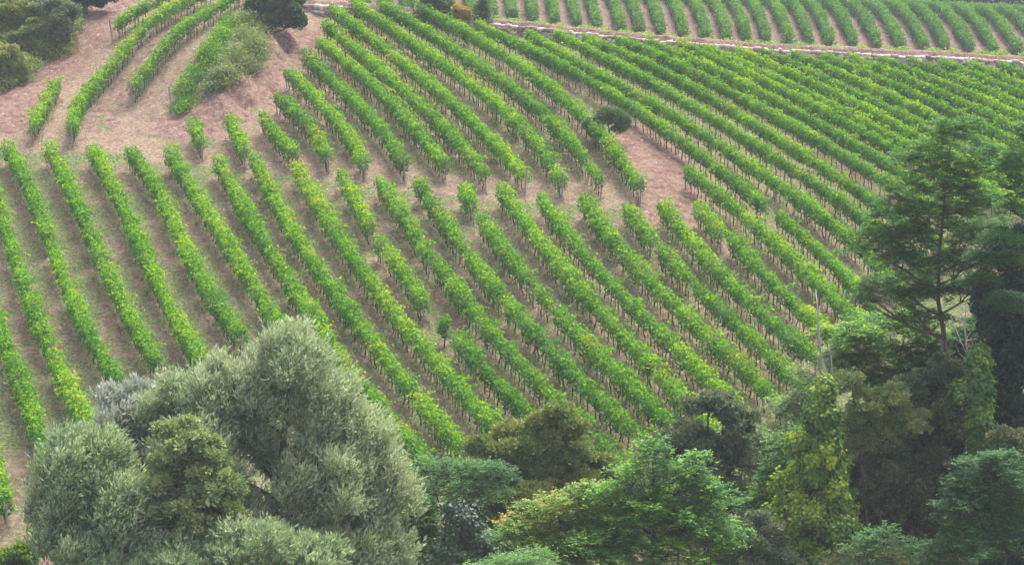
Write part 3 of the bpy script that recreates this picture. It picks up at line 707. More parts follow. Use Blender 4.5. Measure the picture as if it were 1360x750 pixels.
build_lone(591, 436, 'small solitary grapevine standing alone in the grass gap between two rows')

# far field beyond the wall
FARROWS = [(470,488),(500,515),(528,542),(556,570),(584,599),(612,627),(640,655),(666,681),(692,709),(718,738),(743,767),(768,793),(795,825),(821,850),(848,878),(876,908),(902,938),(930,966),(955,992),(982,1018),
           (1008,1048),(1034,1076),(1058,1103),(1086,1134),(1112,1166),(1142,1197),(1172,1228),(1200,1257),(1230,1290),(1258,1321),(1288,1353),(1318,1386),(1348,1420),(1378,1452)]
def far_rows():
    for k, (xt, xb) in enumerate(FARROWS):
        ylow = np.interp(xb, [470, 640, 900, 1100, 1360, 1460], [18, 28, 55, 67, 76, 79])
        b = unproject(np.array([xb]), np.array([ylow-6]), 1.1, far_surf, t0=225)[0]
        ydeep = 296.0
        xx = (xt-680)/FPX*ydeep*1.0
        top = np.array([xx, ydeep])
        mid_ = (b+top)/2
        d = top-b
        t = np.linspace(0, 1.35, 120)[:, None]
        q = b+d*t+np.stack([-6.0*np.maximum(t[:, 0]-0.75, 0)**1.5*4, 0*t[:, 0]], -1)
        s = np.r_[0, np.cumsum(np.hypot(*np.diff(q, axis=0).T))]
        a = np.arange(0, s[-1], 0.3)
        q = np.stack([np.interp(a, s, q[:, 0]), np.interp(a, s, q[:, 1])], -1)
        if k < 20: lab = f'{ORD[k]} vine row from the left in the far field above the wall'
        else: lab = f'{ORD[len(FARROWS)-1-k]} vine row from the right in the far field above the wall' if k < len(FARROWS)-1 else 'rightmost vine row in the far field above the wall'
        if k == 0: lab = 'leftmost vine row in the far field above the wall'
        root = build_row(dict(xy=q, label=lab, group=FAR, lump=0.1), far=True)
        # trailing tangle of vine shoots at the row's near end
        n = 420; v = unit(RNG.normal(0, 1, (n, 3)))*(RNG.random((n, 1))**.4)*np.array([1.3, 0.8, 0.65])
        v += np.array([0.55+random.uniform(-.2, .6)-0.3*(k % 2), -1.3, 0.75]); sz = RNG.uniform(.16, .28, n)
        link('trailing_shoots', leaves('trailing_shoots', v, RNG.normal(0, .6, (n, 3)), unit(v)+RNG.normal(0, .5, (n, 3))+np.array([0, 0, .6]), sz, sz,
             np.clip(RNG.normal(.74, .12, n), 0, .9)), M['vine'], root)
far_rows()

# ------------------------------------------------------------------ trees and bushes
def world_at(px, py, Y):
    d = px_dir(px, py); t = Y/d[1]
    return np.array([d[0]*t, Y, CAMZ+d[2]*t]), t/FPX     # point, metres per pixel

def plant(name, label, cat, Y, lobes, mat, style='oak', dens=1.0, leaf=0.14, trunk='bark', tr=0.16, group=None, base=None,
          tint=(0.5, 0.2), wind=(0.25, 0, 0), holes=0.0, dz=0.9, seed=0, limbs=True, spine=None):
    rs = np.random.default_rng(1000+seed+int(abs(lobes[0][0])*7+abs(lobes[0][1])))
    L3 = []
    for lb in lobes:
        dY = lb[4] if len(lb) > 4 else 0.0
        c, mpp = world_at(lb[0], lb[1], Y+dY)
        rx = lb[2]*mpp; rz = lb[3]*mpp
        L3.append((c, np.array([rx, (rx+rz)/2*dz, rz])))
    if base is None: bx, by = L3[0][0][0], Y
    else: bx, by = world_at(base, 500, Y)[0][:2]
    bz = terr1(bx, by)
    lowest = min(c[2]-r[2]*0.7 for c, r in L3)
    root = empty(name, (bx, by, bz)); tag(root, label, cat, group)
    B = np.array([bx, by, bz])
    P = []; D = []; N = []; Ls = []; Ws = []; T = []; anchors = []
    parts_ = []
    for (c, r) in L3:
        rmean = float(np.prod(r)**(1/3))
        if rmean < 0.9 or style in ('needle',):
            parts_.append((c, r, 1.0, c)); continue
        parts_.append((c, r*0.62, 0.40, c))
        k = 9 if rmean > 1.6 else 6
        a0 = rs.uniform(0, 6.28)
        for j in range(k):
            zf = 1-1.55*(j+0.5)/k; rf = math.sqrt(max(0, 1-zf*zf)); aa = a0+j*2.4+rs.normal(0, .25)
            u0 = np.array([rf*math.cos(aa), rf*math.sin(aa), zf]); q_ = rs.uniform(0.34, 0.56)
            fl = 0.8 if style == 'robinia' else 0.95
            parts_.append((c+u0*r*(1.02-q_*0.72), r*q_*np.array([1, 1, fl]), 1.0, c))
    for (c, r, dmul, home) in parts_:
        rm = float(np.prod(r)**(1/3)); area = 4*math.pi*rm*rm
        if style == 'willow': crad, per = 0.42, 46
        elif style == 'robinia': crad, per = 0.45, 60
        elif style == 'needle': crad, per = 0.5, 70
        elif style == 'ivy': crad, per = 0.35, 40
        else: crad, per = 0.36, 42
        crad *= min(1.0, 0.4+rm*0.35)
        nc = max(4, int(dens*dmul*area/(crad*crad*1.9)*(1-holes)))
        u = unit(rs.normal(0, 1, (nc, 3))); u[:, 2] = np.where(u[:, 2] < -0.5, -u[:, 2], u[:, 2])
        rad = 1-0.62*rs.random(nc)**1.7
        lump = 1+0.10*np.sin(u[:, 0]*5+c[0])+0.10*np.sin(u[:, 2]*6+c[2])+rs.normal(0, 0.05, nc)
        cc = c+u*r*(rad*lump)[:, None]
        if c is home or dmul < 1: anchors.append((c, cc))
        elif anchors: anchors[-1] = (anchors[-1][0], np.concatenate([anchors[-1][1], cc[:3]]))
        m = np.maximum(8, (per*rs.uniform(0.6, 1.4, nc)).astype(int))
        ci = np.repeat(np.arange(nc), m); n = len(ci)
        ctint = rs.normal(0, 0.15, nc)+0.10*math.sin(c[0]*3.1+c[2]*2.3)
        g = rs.normal(0, 1, (n, 3))
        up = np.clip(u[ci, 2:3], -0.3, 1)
        if style == 'willow':
            # long shoots: leaves laid along a shoot bent by the wind
            nsh = 7; shd = unit(u[:, None, :]*0.55+rs.normal(0, 0.38, (nc, nsh, 3))+np.array([0, 0, 0.85])+np.array(wind))
            si = rs.integers(0, nsh, n); sd = shd[ci, si]
            tpos = rs.random(n)
            p = cc[ci]+rs.normal(0, 0.10, (n, 3))*crad+sd*(tpos[:, None]-0.30)*crad*2.9
            p += (np.random.default_rng(3).normal(0, 0.32, (nc, nsh, 3))*crad)[ci, si]
            d = sd+rs.normal(0, 0.30, (n, 3)); nn = rs.normal(0, 1, (n, 3))+np.array([0, -0.1, 0.5])
            l = rs.uniform(0.8, 1.4, n)*leaf; w = l*0.26
        elif style == 'robinia':
            # flat sprays of pinnate leaves, drooping at their tips
            nsh = 6; az = rs.uniform(0, 2*np.pi, (nc, nsh))
            shd = np.stack([np.cos(az), np.sin(az), rs.normal(0.05, 0.18, (nc, nsh))], -1)+u[:, None, :]*0.5
            shd = unit(shd); si = rs.integers(0, nsh, n); sd = shd[ci, si]; tpos = rs.random(n)
            p = cc[ci]+sd*tpos[:, None]*crad*1.9; p[:, 2] -= 0.40*crad*tpos**2
            p += (rs.normal(0, 0.25, (nc, nsh, 3))*crad*np.array([1, 1, .6]))[ci, si]
            side = np.cross(sd, [0, 0, 1.0]); sg = np.where(rs.random(n) < .5, -1, 1)[:, None]
            d = side*sg+sd*0.4+rs.normal(0, 0.15, (n, 3)); nn = np.array([0, 0, 1.0])+rs.normal(0, 0.35, (n, 3))
            l = rs.uniform(0.7, 1.3, n)*leaf; w = l*0.42
        elif style == 'needle':
            p = cc[ci]+g*crad*np.array([0.75, 0.75, 0.16]); p[:, 2] -= 0.12*np.hypot(g[:, 0], g[:, 1])*crad
            d = g*np.array([1, 1, .3]); nn = rs.normal(0, 0.5, (n, 3))+np.array([0, 0, 1.0]); l = rs.uniform(.7, 1.4, n)*leaf; w = l*0.25
        elif style == 'ivy':
            p = cc[ci]+g*crad*0.45; d = g*0.5+np.array([0, 0, -1.0]); nn = u[ci]+rs.normal(0, 0.4, (n, 3))+np.array([0, 0, .2])
            l = rs.uniform(.7, 1.3, n)*leaf; w = l*0.9
        else:
            p = cc[ci]+unit(g)*(rs.random((n, 1))**.5)*crad*np.array([1, 1, 0.75]); d = g+u[ci]*0.4
            nn = unit(g)+u[ci]*0.6+rs.normal(0, 0.5, (n, 3)); l = rs.uniform(.7, 1.3, n)*leaf; w = l*0.72
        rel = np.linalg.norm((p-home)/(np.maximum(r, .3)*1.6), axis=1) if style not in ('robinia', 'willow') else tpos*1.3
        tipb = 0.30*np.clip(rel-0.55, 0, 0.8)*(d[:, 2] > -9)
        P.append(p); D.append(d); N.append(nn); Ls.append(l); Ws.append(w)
        T.append(np.clip(tint[0]-0.08+tipb+0.16*up[:, 0]+ctint[ci]+rs.normal(0, tint[1]*0.5, n), 0, 1))  # lit outer tips and crown tops put into the tint, with paler new growth
    P = np.concatenate(P); zmin = terrain(P[:, 0], P[:, 1]); ok = P[:, 2] > zmin+0.05
    cat_ = [np.concatenate(a)[ok] for a in (D, N, Ls, Ws, T)]
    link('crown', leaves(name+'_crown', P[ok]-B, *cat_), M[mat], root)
    if limbs:
        tb = Tubes()
        if spine is not None:
            sp_ = np.array([world_at(u_, v_, Y)[0]-B for u_, v_ in spine]); sp_ = np.concatenate([[[0, 0, -0.4]], sp_])
        else:
            topc, topr = max(L3, key=lambda q: q[0][2]+q[1][2])
            main = np.mean([c for c, r in L3], axis=0)-B
            e = topc+np.array([0, 0, topr[2]*0.5])-B
            sp_ = np.array([(0, 0, -0.4), (main[0]*0.15+rs.normal(0, .1), 0, e[2]*0.28), (main[0]*0.5+rs.normal(0, .15), 0, e[2]*0.5),
                            (main[0]*0.5+e[0]*0.4, e[1]*0.4, e[2]*0.74), tuple(e)])
        hs_ = sp_[:, 2]; top = hs_.max()
        rads = [max(0.02, tr*(1.3-1.2*min(1, max(0, h)/top))) for h in hs_]
        tb.add([tuple(p) for p in sp_], rads, 9)
        def on_spine(h):
            h = min(max(h, hs_[0]), top)
            return np.array([np.interp(h, hs_, sp_[:, 0]), np.interp(h, hs_, sp_[:, 1]), h]), max(0.02, tr*(1.3-1.2*min(1, max(0, h)/top)))
        for (c, cc) in anchors:
            e = c-B; hor = math.hypot(*(e-on_spine(e[2])[0])[:2])
            st0, r0 = on_spine(e[2]-0.25-0.55*hor)
            m1 = st0*0.5+e*0.5+rs.normal(0, .10, 3)-np.array([0, 0, 0.08*hor])
            tb.add([tuple(st0), tuple(m1), tuple(e)], [r0*0.6, r0*0.42, r0*0.25], 7)
            k = min(len(cc), 22)
            for j in rs.choice(len(cc), k, replace=False):
                f = cc[j]-B; st = m1 if rs.random() < 0.3 else e*0.8+m1*0.2
                md = st*0.5+f*0.5+rs.normal(0, .12, 3)*min(1, np.linalg.norm(f-st))
                tb.add([tuple(st), tuple(md), tuple(f)], [r0*0.2+.008, r0*0.1+.006, 0.006], 5)
        link('trunk', tb.mesh(name+'_trunk'), M[trunk], root)
    return root

# the big willows bottom left
plant('willow_tree', 'large grey-green willow with wind-blown silvery leaves, biggest tree at bottom left', 'willow', 80,
      [(388,500,50,60),(335,540,52,56,.5),(285,545,50,62,1),(225,560,45,58,1),(430,560,50,58,.6),(470,610,52,62,.6),(512,672,46,62,.6),(430,660,62,70,-.8),(262,640,62,74,-1.2),(330,595,40,42,.8),(372,625,40,44,.7),(300,715,66,60,-1.2),(400,745,80,50,-1.2),(480,745,70,55,-.6)],
      'willow', 'willow', 0.95, 0.20, 'bark_dark', 0.34, base=330, tint=(0.45, 0.2), wind=(0.35, 0, 0.1))
plant('silver_willow', 'pale silver-grey bushy willow peeking out between the two green willows', 'willow', 81.5,
      [(168,560,40,46),(185,610,48,55),(195,690,50,60)], 'silver', 'willow', 1.1, 0.22, 'bark_dark', 0.14, base=180, wind=(0.2, 0, 0.2))
plant('willow_tree', 'green willow with slanting silvery shoots at the lower left corner', 'willow', 77,
      [(112,640,56,66),(85,705,50,60,-.5),(165,700,60,60,-1),(140,745,80,45,-1.5)], 'willow_green', 'willow', 1.1, 0.22, 'bark_dark', 0.18, base=125, wind=(0.45, 0, 0.0))
plant('leafy_tree', 'yellowish olive leafy tree nestled in front of the big willow', 'tree', 76,
      [(240,590,36,36),(270,612,36,34,.3),(225,640,34,38,.2),(285,655,40,40,-.3),(250,690,44,38,-.5),(300,700,34,34,-.3)], 'olive_yellow', 'oak', 0.75, 0.13, 'bark_dark', 0.14, base=262)
plant('willow_shrub', 'low silvery willow shrub at the bottom edge under the big willow', 'shrub', 74,
      [(335,742,60,42),(245,760,60,32),(410,750,50,30)], 'willow_green', 'willow', 1.0, 0.22, 'bark_dark', 0.1, base=335)
plant('leafy_shrub', 'small dark leafy shrub in the bottom left corner', 'shrub', 89,
      [(8,744,16,12),(32,742,14,14),(20,755,30,12)], 'ivy', 'oak', 1.2, 0.2, 'bark', 0.05, base=20)

# centre
plant('maple_tree', 'rusty olive-brown rounded maple in the middle of the tree belt', 'tree', 88,
      [(738,572,38,38),(705,608,62,48,.3),(765,625,48,52),(650,618,42,38),(640,660,40,35),(700,670,85,50,-.8),(780,690,50,45)], 'maple', 'oak', 1.15, 0.135, 'bark_dark', 0.22, base=700, tint=(.55, .2))
plant('locust_tree', 'sparse blue-green locust with flat layered sprays above the ivy cone', 'tree', 84,
      [(612,640,50,13),(575,655,42,16,.5),(650,628,34,13),(600,622,34,10,.5),(640,655,34,12,-.3),(565,625,25,14)], 'blue_green', 'robinia', 1.1, 0.11, 'bark', 0.10, base=610, tint=(.6, .2))
plant('ivy_tree', 'dark green ivy-smothered stump shaped like a cone at bottom centre', 'tree', 81.5,
      [(612,690,26,26),(620,725,36,34),(650,740,42,30,-.2),(600,750,40,34)], 'ivy_dark', 'ivy', 1.3, 0.13, 'bark_dark', 0.15, base=615)
plant('leafy_tree', 'bright green tree flecked with yellow leaves left of the central locust', 'tree', 80,
      [(742,690,55,38),(700,715,42,36,-.3),(782,672,36,36,.3),(760,735,70,34,-.5)], 'autumn_green', 'robinia', 1.2, 0.12, 'bark_dark', 0.14, base=745, tint=(.62, .22))
plant('blue_shrub', 'pale blue-green shrub on the bottom edge left of centre', 'shrub', 77,
      [(702,748,42,20),(660,756,40,16)], 'blue_green', 'robinia', 1.3, 0.10, 'bark', 0.06, base=690, tint=(.85, .15))
plant('locust_tree', 'vivid green feathery locust, centre of the tree belt at the bottom', 'tree', 79,
      [(835,642,24,28),(866,606,17,28,.3),(890,645,26,32),(925,632,18,32,.4),(948,668,22,30),(860,682,38,36,-.3),(912,700,42,36,-.4),(822,702,34,32,-.2),(785,728,40,26,-.4),(958,718,34,28,-.3),(875,738,70,26,-.8),(806,668,22,24,.2)], 'robinia', 'robinia', 1.0, 0.135, 'bark_dark', 0.18, base=875, tint=(.45, .25))
plant('oak_tree', 'dark grey-brown open-crowned oak standing in front of the vine row ends', 'tree', 89,
      [(940,540,36,20),(975,560,30,24),(912,585,40,26),(885,602,34,22),(955,600,45,26),(985,612,26,20),(940,640,46,28)], 'oak_grey', 'oak', 0.85, 0.13, 'bark_dark', 0.17, base=945, tint=(.5, .2), holes=.25)
plant('grey_shrub', 'dull purple-grey shrub beside the foot of the central locust', 'shrub', 81,
      [(1003,715,36,34),(1020,745,44,26)], 'oak_grey', 'oak', 1.0, 0.12, 'bark_dark', 0.08, base=1005)
plant('ivy_tree', 'tall tree trunk wrapped in vivid green ivy, narrow above and broad below', 'tree', 83,
      [(1094,525,12,26),(1092,560,24,30),(1085,605,36,38),(1083,650,48,40),(1078,695,62,44,-.3),(1070,745,78,40,-.5)], 'ivy', 'ivy', 1.25, 0.15, 'bark_dark', 0.2, base=1085, tint=(.55, .2))

# pale scrub along the lower end of the rows
plant('scrub_bush', 'pale green locust scrub over the row ends left of the ivy tree', 'shrub', 92,
      [(1052,545,32,22),(1072,500,24,16),(1030,575,30,18),(1110,478,26,14),(1085,520,30,18,.5),(1020,610,26,18)], 'scrub', 'robinia', 1.0, 0.12, 'bark', 0.07, base=1050, tint=(.5, .2), holes=.2)
plant('scrub_bush', 'fresh green thicket below the trunk of the tall locust', 'shrub', 92,
      [(1150,452,46,22),(1205,440,42,26),(1190,480,55,26),(1130,480,36,18),(1245,470,36,28),(1100,445,22,10,2),(1170,430,40,14,2),(1215,500,40,24),(1160,505,34,20)], 'robinia', 'robinia', 1.05, 0.12, 'bark', 0.09, base=1180, tint=(.5, .2))
plant('light_tree', 'light yellowish-green sparse tree right of the ivy column top', 'tree', 85,
      [(1130,512,32,20),(1170,535,42,26),(1200,565,36,22),(1150,560,34,26),(1140,590,24,20)], 'scrub', 'oak', 0.8, 0.12, 'bark', 0.10, base=1140, tint=(.6, .25), holes=.3)
plant('oak_tree', 'brownish oak with rusty leaf tips right of the ivy tree', 'tree', 86,
      [(1168,625,34,40),(1150,680,38,44),(1185,660,40,46,.3),(1170,735,56,38)], 'oak_brown', 'oak', 1.1, 0.13, 'bark_dark', 0.18, base=1165, tint=(.5, .25))
plant('oak_tree', 'dark brown oak in the middle of the shaded right thicket', 'tree', 87,
      [(1225,610,42,40),(1215,665,46,50),(1250,560,36,38,.4),(1235,720,52,42),(1205,560,32,30,.5),(1260,755,50,40)], 'oak_brown', 'oak', 1.1, 0.13, 'bark_dark', 0.18, base=1225, tint=(.45, .25))
plant('oak_tree', 'grey-green oak tucked under the tall locust beside the ivy column', 'tree', 88,
      [(1255,500,34,28),(1225,515,34,26),(1270,545,30,36),(1272,600,32,40),(1270,660,34,44),(1275,730,44,50),(1240,640,30,50)], 'oak_grey', 'oak', 1.1, 0.13, 'bark_dark', 0.18, base=1255, tint=(.5, .25))
plant('low_shrub', 'olive green undergrowth at the bottom edge of the right thicket', 'shrub', 80,
      [(1190,745,40,22),(1250,750,44,24),(1140,752,44,20)], 'oak_brown', 'oak', 1.0, 0.12, 'bark_dark', 0.08, base=1195, tint=(.6, .2))
plant('blue_shrub', 'blue-green feathery shrub at the bottom edge right of the ivy tree', 'shrub', 78,
      [(1150,738,34,26),(1175,720,26,18)], 'blue_green', 'robinia', 1.2, 0.11, 'bark', 0.08, base=1155, tint=(.5, .2))

UNDER = [
 ('maple', 'oak', 590, 90, [(585,745,50,34),(560,720,22,22)], 'brownish undergrowth left of the dark ivy cone at the bottom', .45),
 ('maple', 'oak', 668, 88.5, [(668,720,46,46),(650,690,34,30)], 'rusty undergrowth between the ivy cone and the bright green tree', .5),
 ('oak_grey', 'oak', 800, 90, [(800,650,40,34),(820,690,60,44),(780,720,50,44)], 'shady grey-green shrub behind the vivid central locust', .5),
 ('oak_grey', 'oak', 905, 91, [(905,640,40,28),(930,680,50,40),(875,700,60,44)], 'dark shrub below the grey-brown oak', .4),
 ('scrub', 'oak', 975, 90, [(968,735,40,36),(1010,690,22,18),(985,655,22,14)], 'pale green weedy shrub beside the grassy gap at the belt edge', .4),
 ('oak_brown', 'oak', 1130, 90, [(1125,640,40,50),(1130,700,50,60),(1140,750,60,40),(1120,590,30,36)], 'shaded brown shrub right behind the ivy tree', .35),
 ('robinia_dark', 'robinia', 1190, 91, [(1180,525,40,30),(1230,540,44,34),(1190,585,50,40),(1100,600,34,34)], 'dark leafy shrub behind the light yellowish-green tree', .5),
 ('oak_grey', 'oak', 1240, 91, [(1180,640,60,50),(1240,650,60,60),(1200,720,70,60)], 'deep green shrub in the darkest part of the right thicket', .25),
 ('robinia_dark', 'robinia', 1290, 91, [(1300,450,40,34),(1320,500,44,40),(1270,480,32,26)], 'dark shrub between the tall locust trunk and the conifer', .4),
]
UNDER += [
 ('robinia', 'robinia', 1040, 86, [(1035,640,30,30),(1020,680,36,36),(1045,600,24,26),(1030,720,40,40)], 'green leafy shrub tucked against the left flank of the ivy tree', .4),
 ('robinia_dark', 'robinia', 560, 86, [(560,690,30,36),(575,730,36,34),(548,745,30,24)], 'dark green shrub right of the big willow at the bottom', .5),
 ('robinia', 'robinia', 720, 87, [(660,668,30,26),(690,650,30,22),(640,700,30,24)], 'green leafy shrub at the foot of the rusty maple', .3),
 ('scrub', 'robinia', 1005, 93, [(1000,600,30,22),(1015,630,30,20),(990,575,24,16),(1040,590,26,18)], 'fresh green scrub between the grey-brown oak and the ivy tree', .35),
 ('oak_grey', 'oak', 1190, 92, [(1175,555,34,30),(1140,610,30,34),(1215,575,30,26)], 'grey-green shrub under the light yellowish-green tree', .6),
]
for mt, st_, bx_, Y_, lb_, lab_, ti_ in UNDER:
    plant('undergrowth_shrub', lab_, 'shrub', Y_, lb_, mt, st_, 1.0, 0.14, 'bark_dark', 0.07, base=bx_, tint=(ti_, .2))

# the tall locust and its neighbours on the right
plant('locust_tree', 'tall dark locust with a bare reddish trunk and tiered crown on the right', 'tree', 89,
      [(1268,178,34,24),(1232,212,44,24,.5),(1295,220,42,28),(1250,248,58,26,-.4),(1195,262,34,18,.5),(1212,285,56,22),(1288,278,52,28),(1178,312,44,16),(1240,318,64,26),(1312,312,36,26,.8),
       (1172,338,50,16,-.5),(1222,352,64,22),(1288,348,44,26),(1195,384,60,20,.5),(1155,394,34,14),(1240,392,46,22),(1288,388,36,24),(1222,424,46,16)],
      'robinia_dark', 'robinia', 0.82, 0.13, 'bark_red', 0.20, base=1258, tint=(.5, .22), holes=0.18, spine=[(1256,520),(1253,440),(1246,400),(1247,340),(1254,270),(1262,190)])
plant('conifer_tree', 'nearly black conifer filling the right edge below the tall locust', 'conifer', 87,
      [(1342,345,34,46),(1318,400,26,40),(1345,420,46,60),(1338,490,44,56),(1345,560,40,52),(1325,540,26,44),(1340,610,50,50),(1310,650,50,55,.5),(1350,690,50,60,.5),(1300,740,60,50,.5),(1308,590,22,50)], 'conifer', 'oak', 1.15, 0.15, 'bark_dark', 0.25, base=1350, tint=(.45, .22))
plant('cedar_tree', 'dark blue-green spreading branches at the right edge above the black conifer', 'conifer', 84,
      [(1330,318,28,15),(1305,345,26,12),(1340,400,30,14),(1300,372,22,10),(1345,345,26,12)], 'robinia_dark', 'needle', 1.6, 0.15, 'bark_dark', 0.12, base=1400, tint=(.25, .2), spine=[(1402,640),(1398,420),(1350,330)])
plant('locust_tree', 'green locust branches hanging in from the right edge halfway up', 'tree', 85,
      [(1352,210,22,14),(1338,232,24,16),(1355,255,26,16),(1345,282,22,14),(1362,180,16,16)], 'robinia', 'robinia', 1.2, 0.13, 'bark_dark', 0.10, base=1405, tint=(.4, .22), spine=[(1425,640),(1405,340),(1364,220)])
plant('locust_tree', 'feathery blue-green locust in the lower right corner', 'tree', 78,
      [(1322,635,44,38),(1290,670,40,36),(1345,690,40,50),(1300,725,58,42,-.4),(1240,742,34,22)], 'blue_green', 'robinia', 1.25, 0.125, 'bark_dark', 0.16, base=1320, tint=(.4, .22))
plant('ivy_tree', 'slender trunk covered in bright ivy just left of the black conifer', 'tree', 83,
      [(1300,478,15,18),(1302,515,17,30),(1300,560,17,34),(1284,525,20,22),(1300,600,15,26)], 'ivy', 'ivy', 1.3, 0.14, 'bark_dark', 0.12, base=1300, tint=(.5, .2))
plant('scrub_bush', 'brownish bush at the right edge between conifer and blue-green locust', 'shrub', 81.5,
      [(1335,585,24,18),(1352,600,18,18)], 'oak_brown', 'oak', 1.0, 0.12, 'bark_dark', 0.06, base=1345, tint=(.75, .2))

# bare dead wood
def deadwood(name, label, cat, Y, paths, base_px, down=None):
    c, _ = world_at(*paths[0][0][:2], Y); bz = terr1(c[0], Y); root = empty(name, (c[0], Y, bz)); tag(root, label, cat)
    B = np.array([c[0], Y, bz])
    for k, (pts) in enumerate(paths):
        tb = Tubes(); P = [world_at(a, b, Y)[0]-B for a, b, *_ in pts]
        if k == 0: P = [np.array([P[0][0], 0, -0.3])]+P
        r = [q[2]*0.62 for q in pts]; r = ([r[0]*1.3] if k == 0 else [])+r
        for j in range(1, len(P)): P[j] = P[j]+np.array([0, random.uniform(-.15, .15), 0])
        tb.add([tuple(p) for p in P], r, 6)
        link('trunk' if k == 0 else 'branch', tb.mesh(name), M['deadwood'], root)
deadwood('dead_tree', 'tall bare bleached dead trunk rising above the scrub', 'dead tree', 86,
         [[(1096,495,.10),(1090,468,.085),(1087,440,.08),(1086,415,.06),(1084,385,.03)], [(1088,445,.03),(1095,432,.015)], [(1090,468,.03),(1080,455,.012)], [(1086,420,.025),(1090,405,.01)]], 1096)
deadwood('dead_tree', 'thin crooked dead stem beside the bleached trunk', 'dead tree', 86.5,
         [[(1106,500,.05),(1104,475,.045),(1100,457,.02)], [(1104,475,.02),(1108,465,.01)]], 1105)
deadwood('dead_shrub', 'pale leafless twiggy shrub at the foot of the tall locust', 'dead shrub', 84,
         [[(1288,490,.07),(1284,462,.06),(1281,430,.05),(1283,405,.03)], [(1284,470,.04),(1270,440,.03),(1262,418,.012)], [(1283,450,.04),(1298,425,.025),(1304,440,.01)],
          [(1281,430,.03),(1272,405,.012)], [(1283,415,.03),(1293,398,.012)], [(1286,480,.04),(1275,470,.02),(1268,455,.01)]], 1288)
deadwood('dead_shrub', 'forked pale dead branches in the light green sparse tree', 'dead shrub', 87.5,
         [[(1128,575,.06),(1124,555,.05),(1122,535,.03)], [(1124,560,.035),(1131,540,.02),(1133,525,.01)], [(1123,545,.02),(1115,530,.01)]], 1128)

# bushes of the upper left bank
GB = 'bushes of the upper left bank'
def bush(name, label, px, py, lobes, mat, **kw):
    q = unproject(np.array([px]), np.array([py]), 0.0, terrain)[0]
    kw.setdefault('leaf', 0.2); kw.setdefault('dens', 1.0); kw.setdefault('tr', 0.07)
    if kw.pop('ground', False):
        out = []
        for lb in lobes:
            g_ = unproject(np.array([lb[0]]), np.array([lb[1]+lb[3]*0.75]), 0.0, terrain)[0]
            out.append((lb[0], lb[1], lb[2], lb[3], float(g_[1]-q[1])))
        lobes = out; kw['limbs'] = False
    return plant(name, label, 'shrub', float(q[1]), lobes, mat, base=px, **kw)
bush('bank_bush', 'mixed green bush in the top left corner of the picture', 15, 50, [(8,18,24,20),(38,22,26,20,.5),(15,45,26,16)], 'bramble', tint=(.5,.2))
bush('bank_bush', 'dull green and brown bush filling the middle of the left bank', 35, 75, [(38,55,26,18),(12,62,20,14),(55,38,18,14,.4)], 'scrub', tint=(.5,.25))
bush('bank_bush', 'rounded yellowish bush at the left edge on the bank', 15, 108, [(12,82,18,20),(25,95,12,14),(0,100,14,16)], 'bramble', tint=(.55,.2))
bush('olive_bush', 'dark grey-green olive-like bush on the left bank', 80, 66, [(78,30,18,22),(80,50,14,18),(92,18,14,12,.4),(70,8,20,10,.4)], 'oak_grey', tint=(.75,.2), tr=.1)
bush('holly_bush', 'near-black thicket at the top edge of the left bank', 125, 18, [(122,2,16,11),(140,-4,14,10),(108,-4,12,8)], 'holm', tint=(.2,.15))
bush('holm_oak', 'dark evergreen oak beside the track at the top of the bank', 372, 46, [(385,20,18,20),(362,26,16,18),(350,8,22,16,.3),(380,2,20,12,.3),(395,30,11,12)], 'holm', tint=(.55,.2), tr=.12, dens=1.2)
bush('grey_bush', 'round grey-green bush growing in the vine row by the bare earth', 806, 190, [(798,160,14,13),(815,157,13,11),(792,176,11,11),(824,172,10,10),(806,149,10,8),(783,166,8,7),(832,162,7,7)], 'scrub', tint=(.22,.15), dens=.8, leaf=.14)
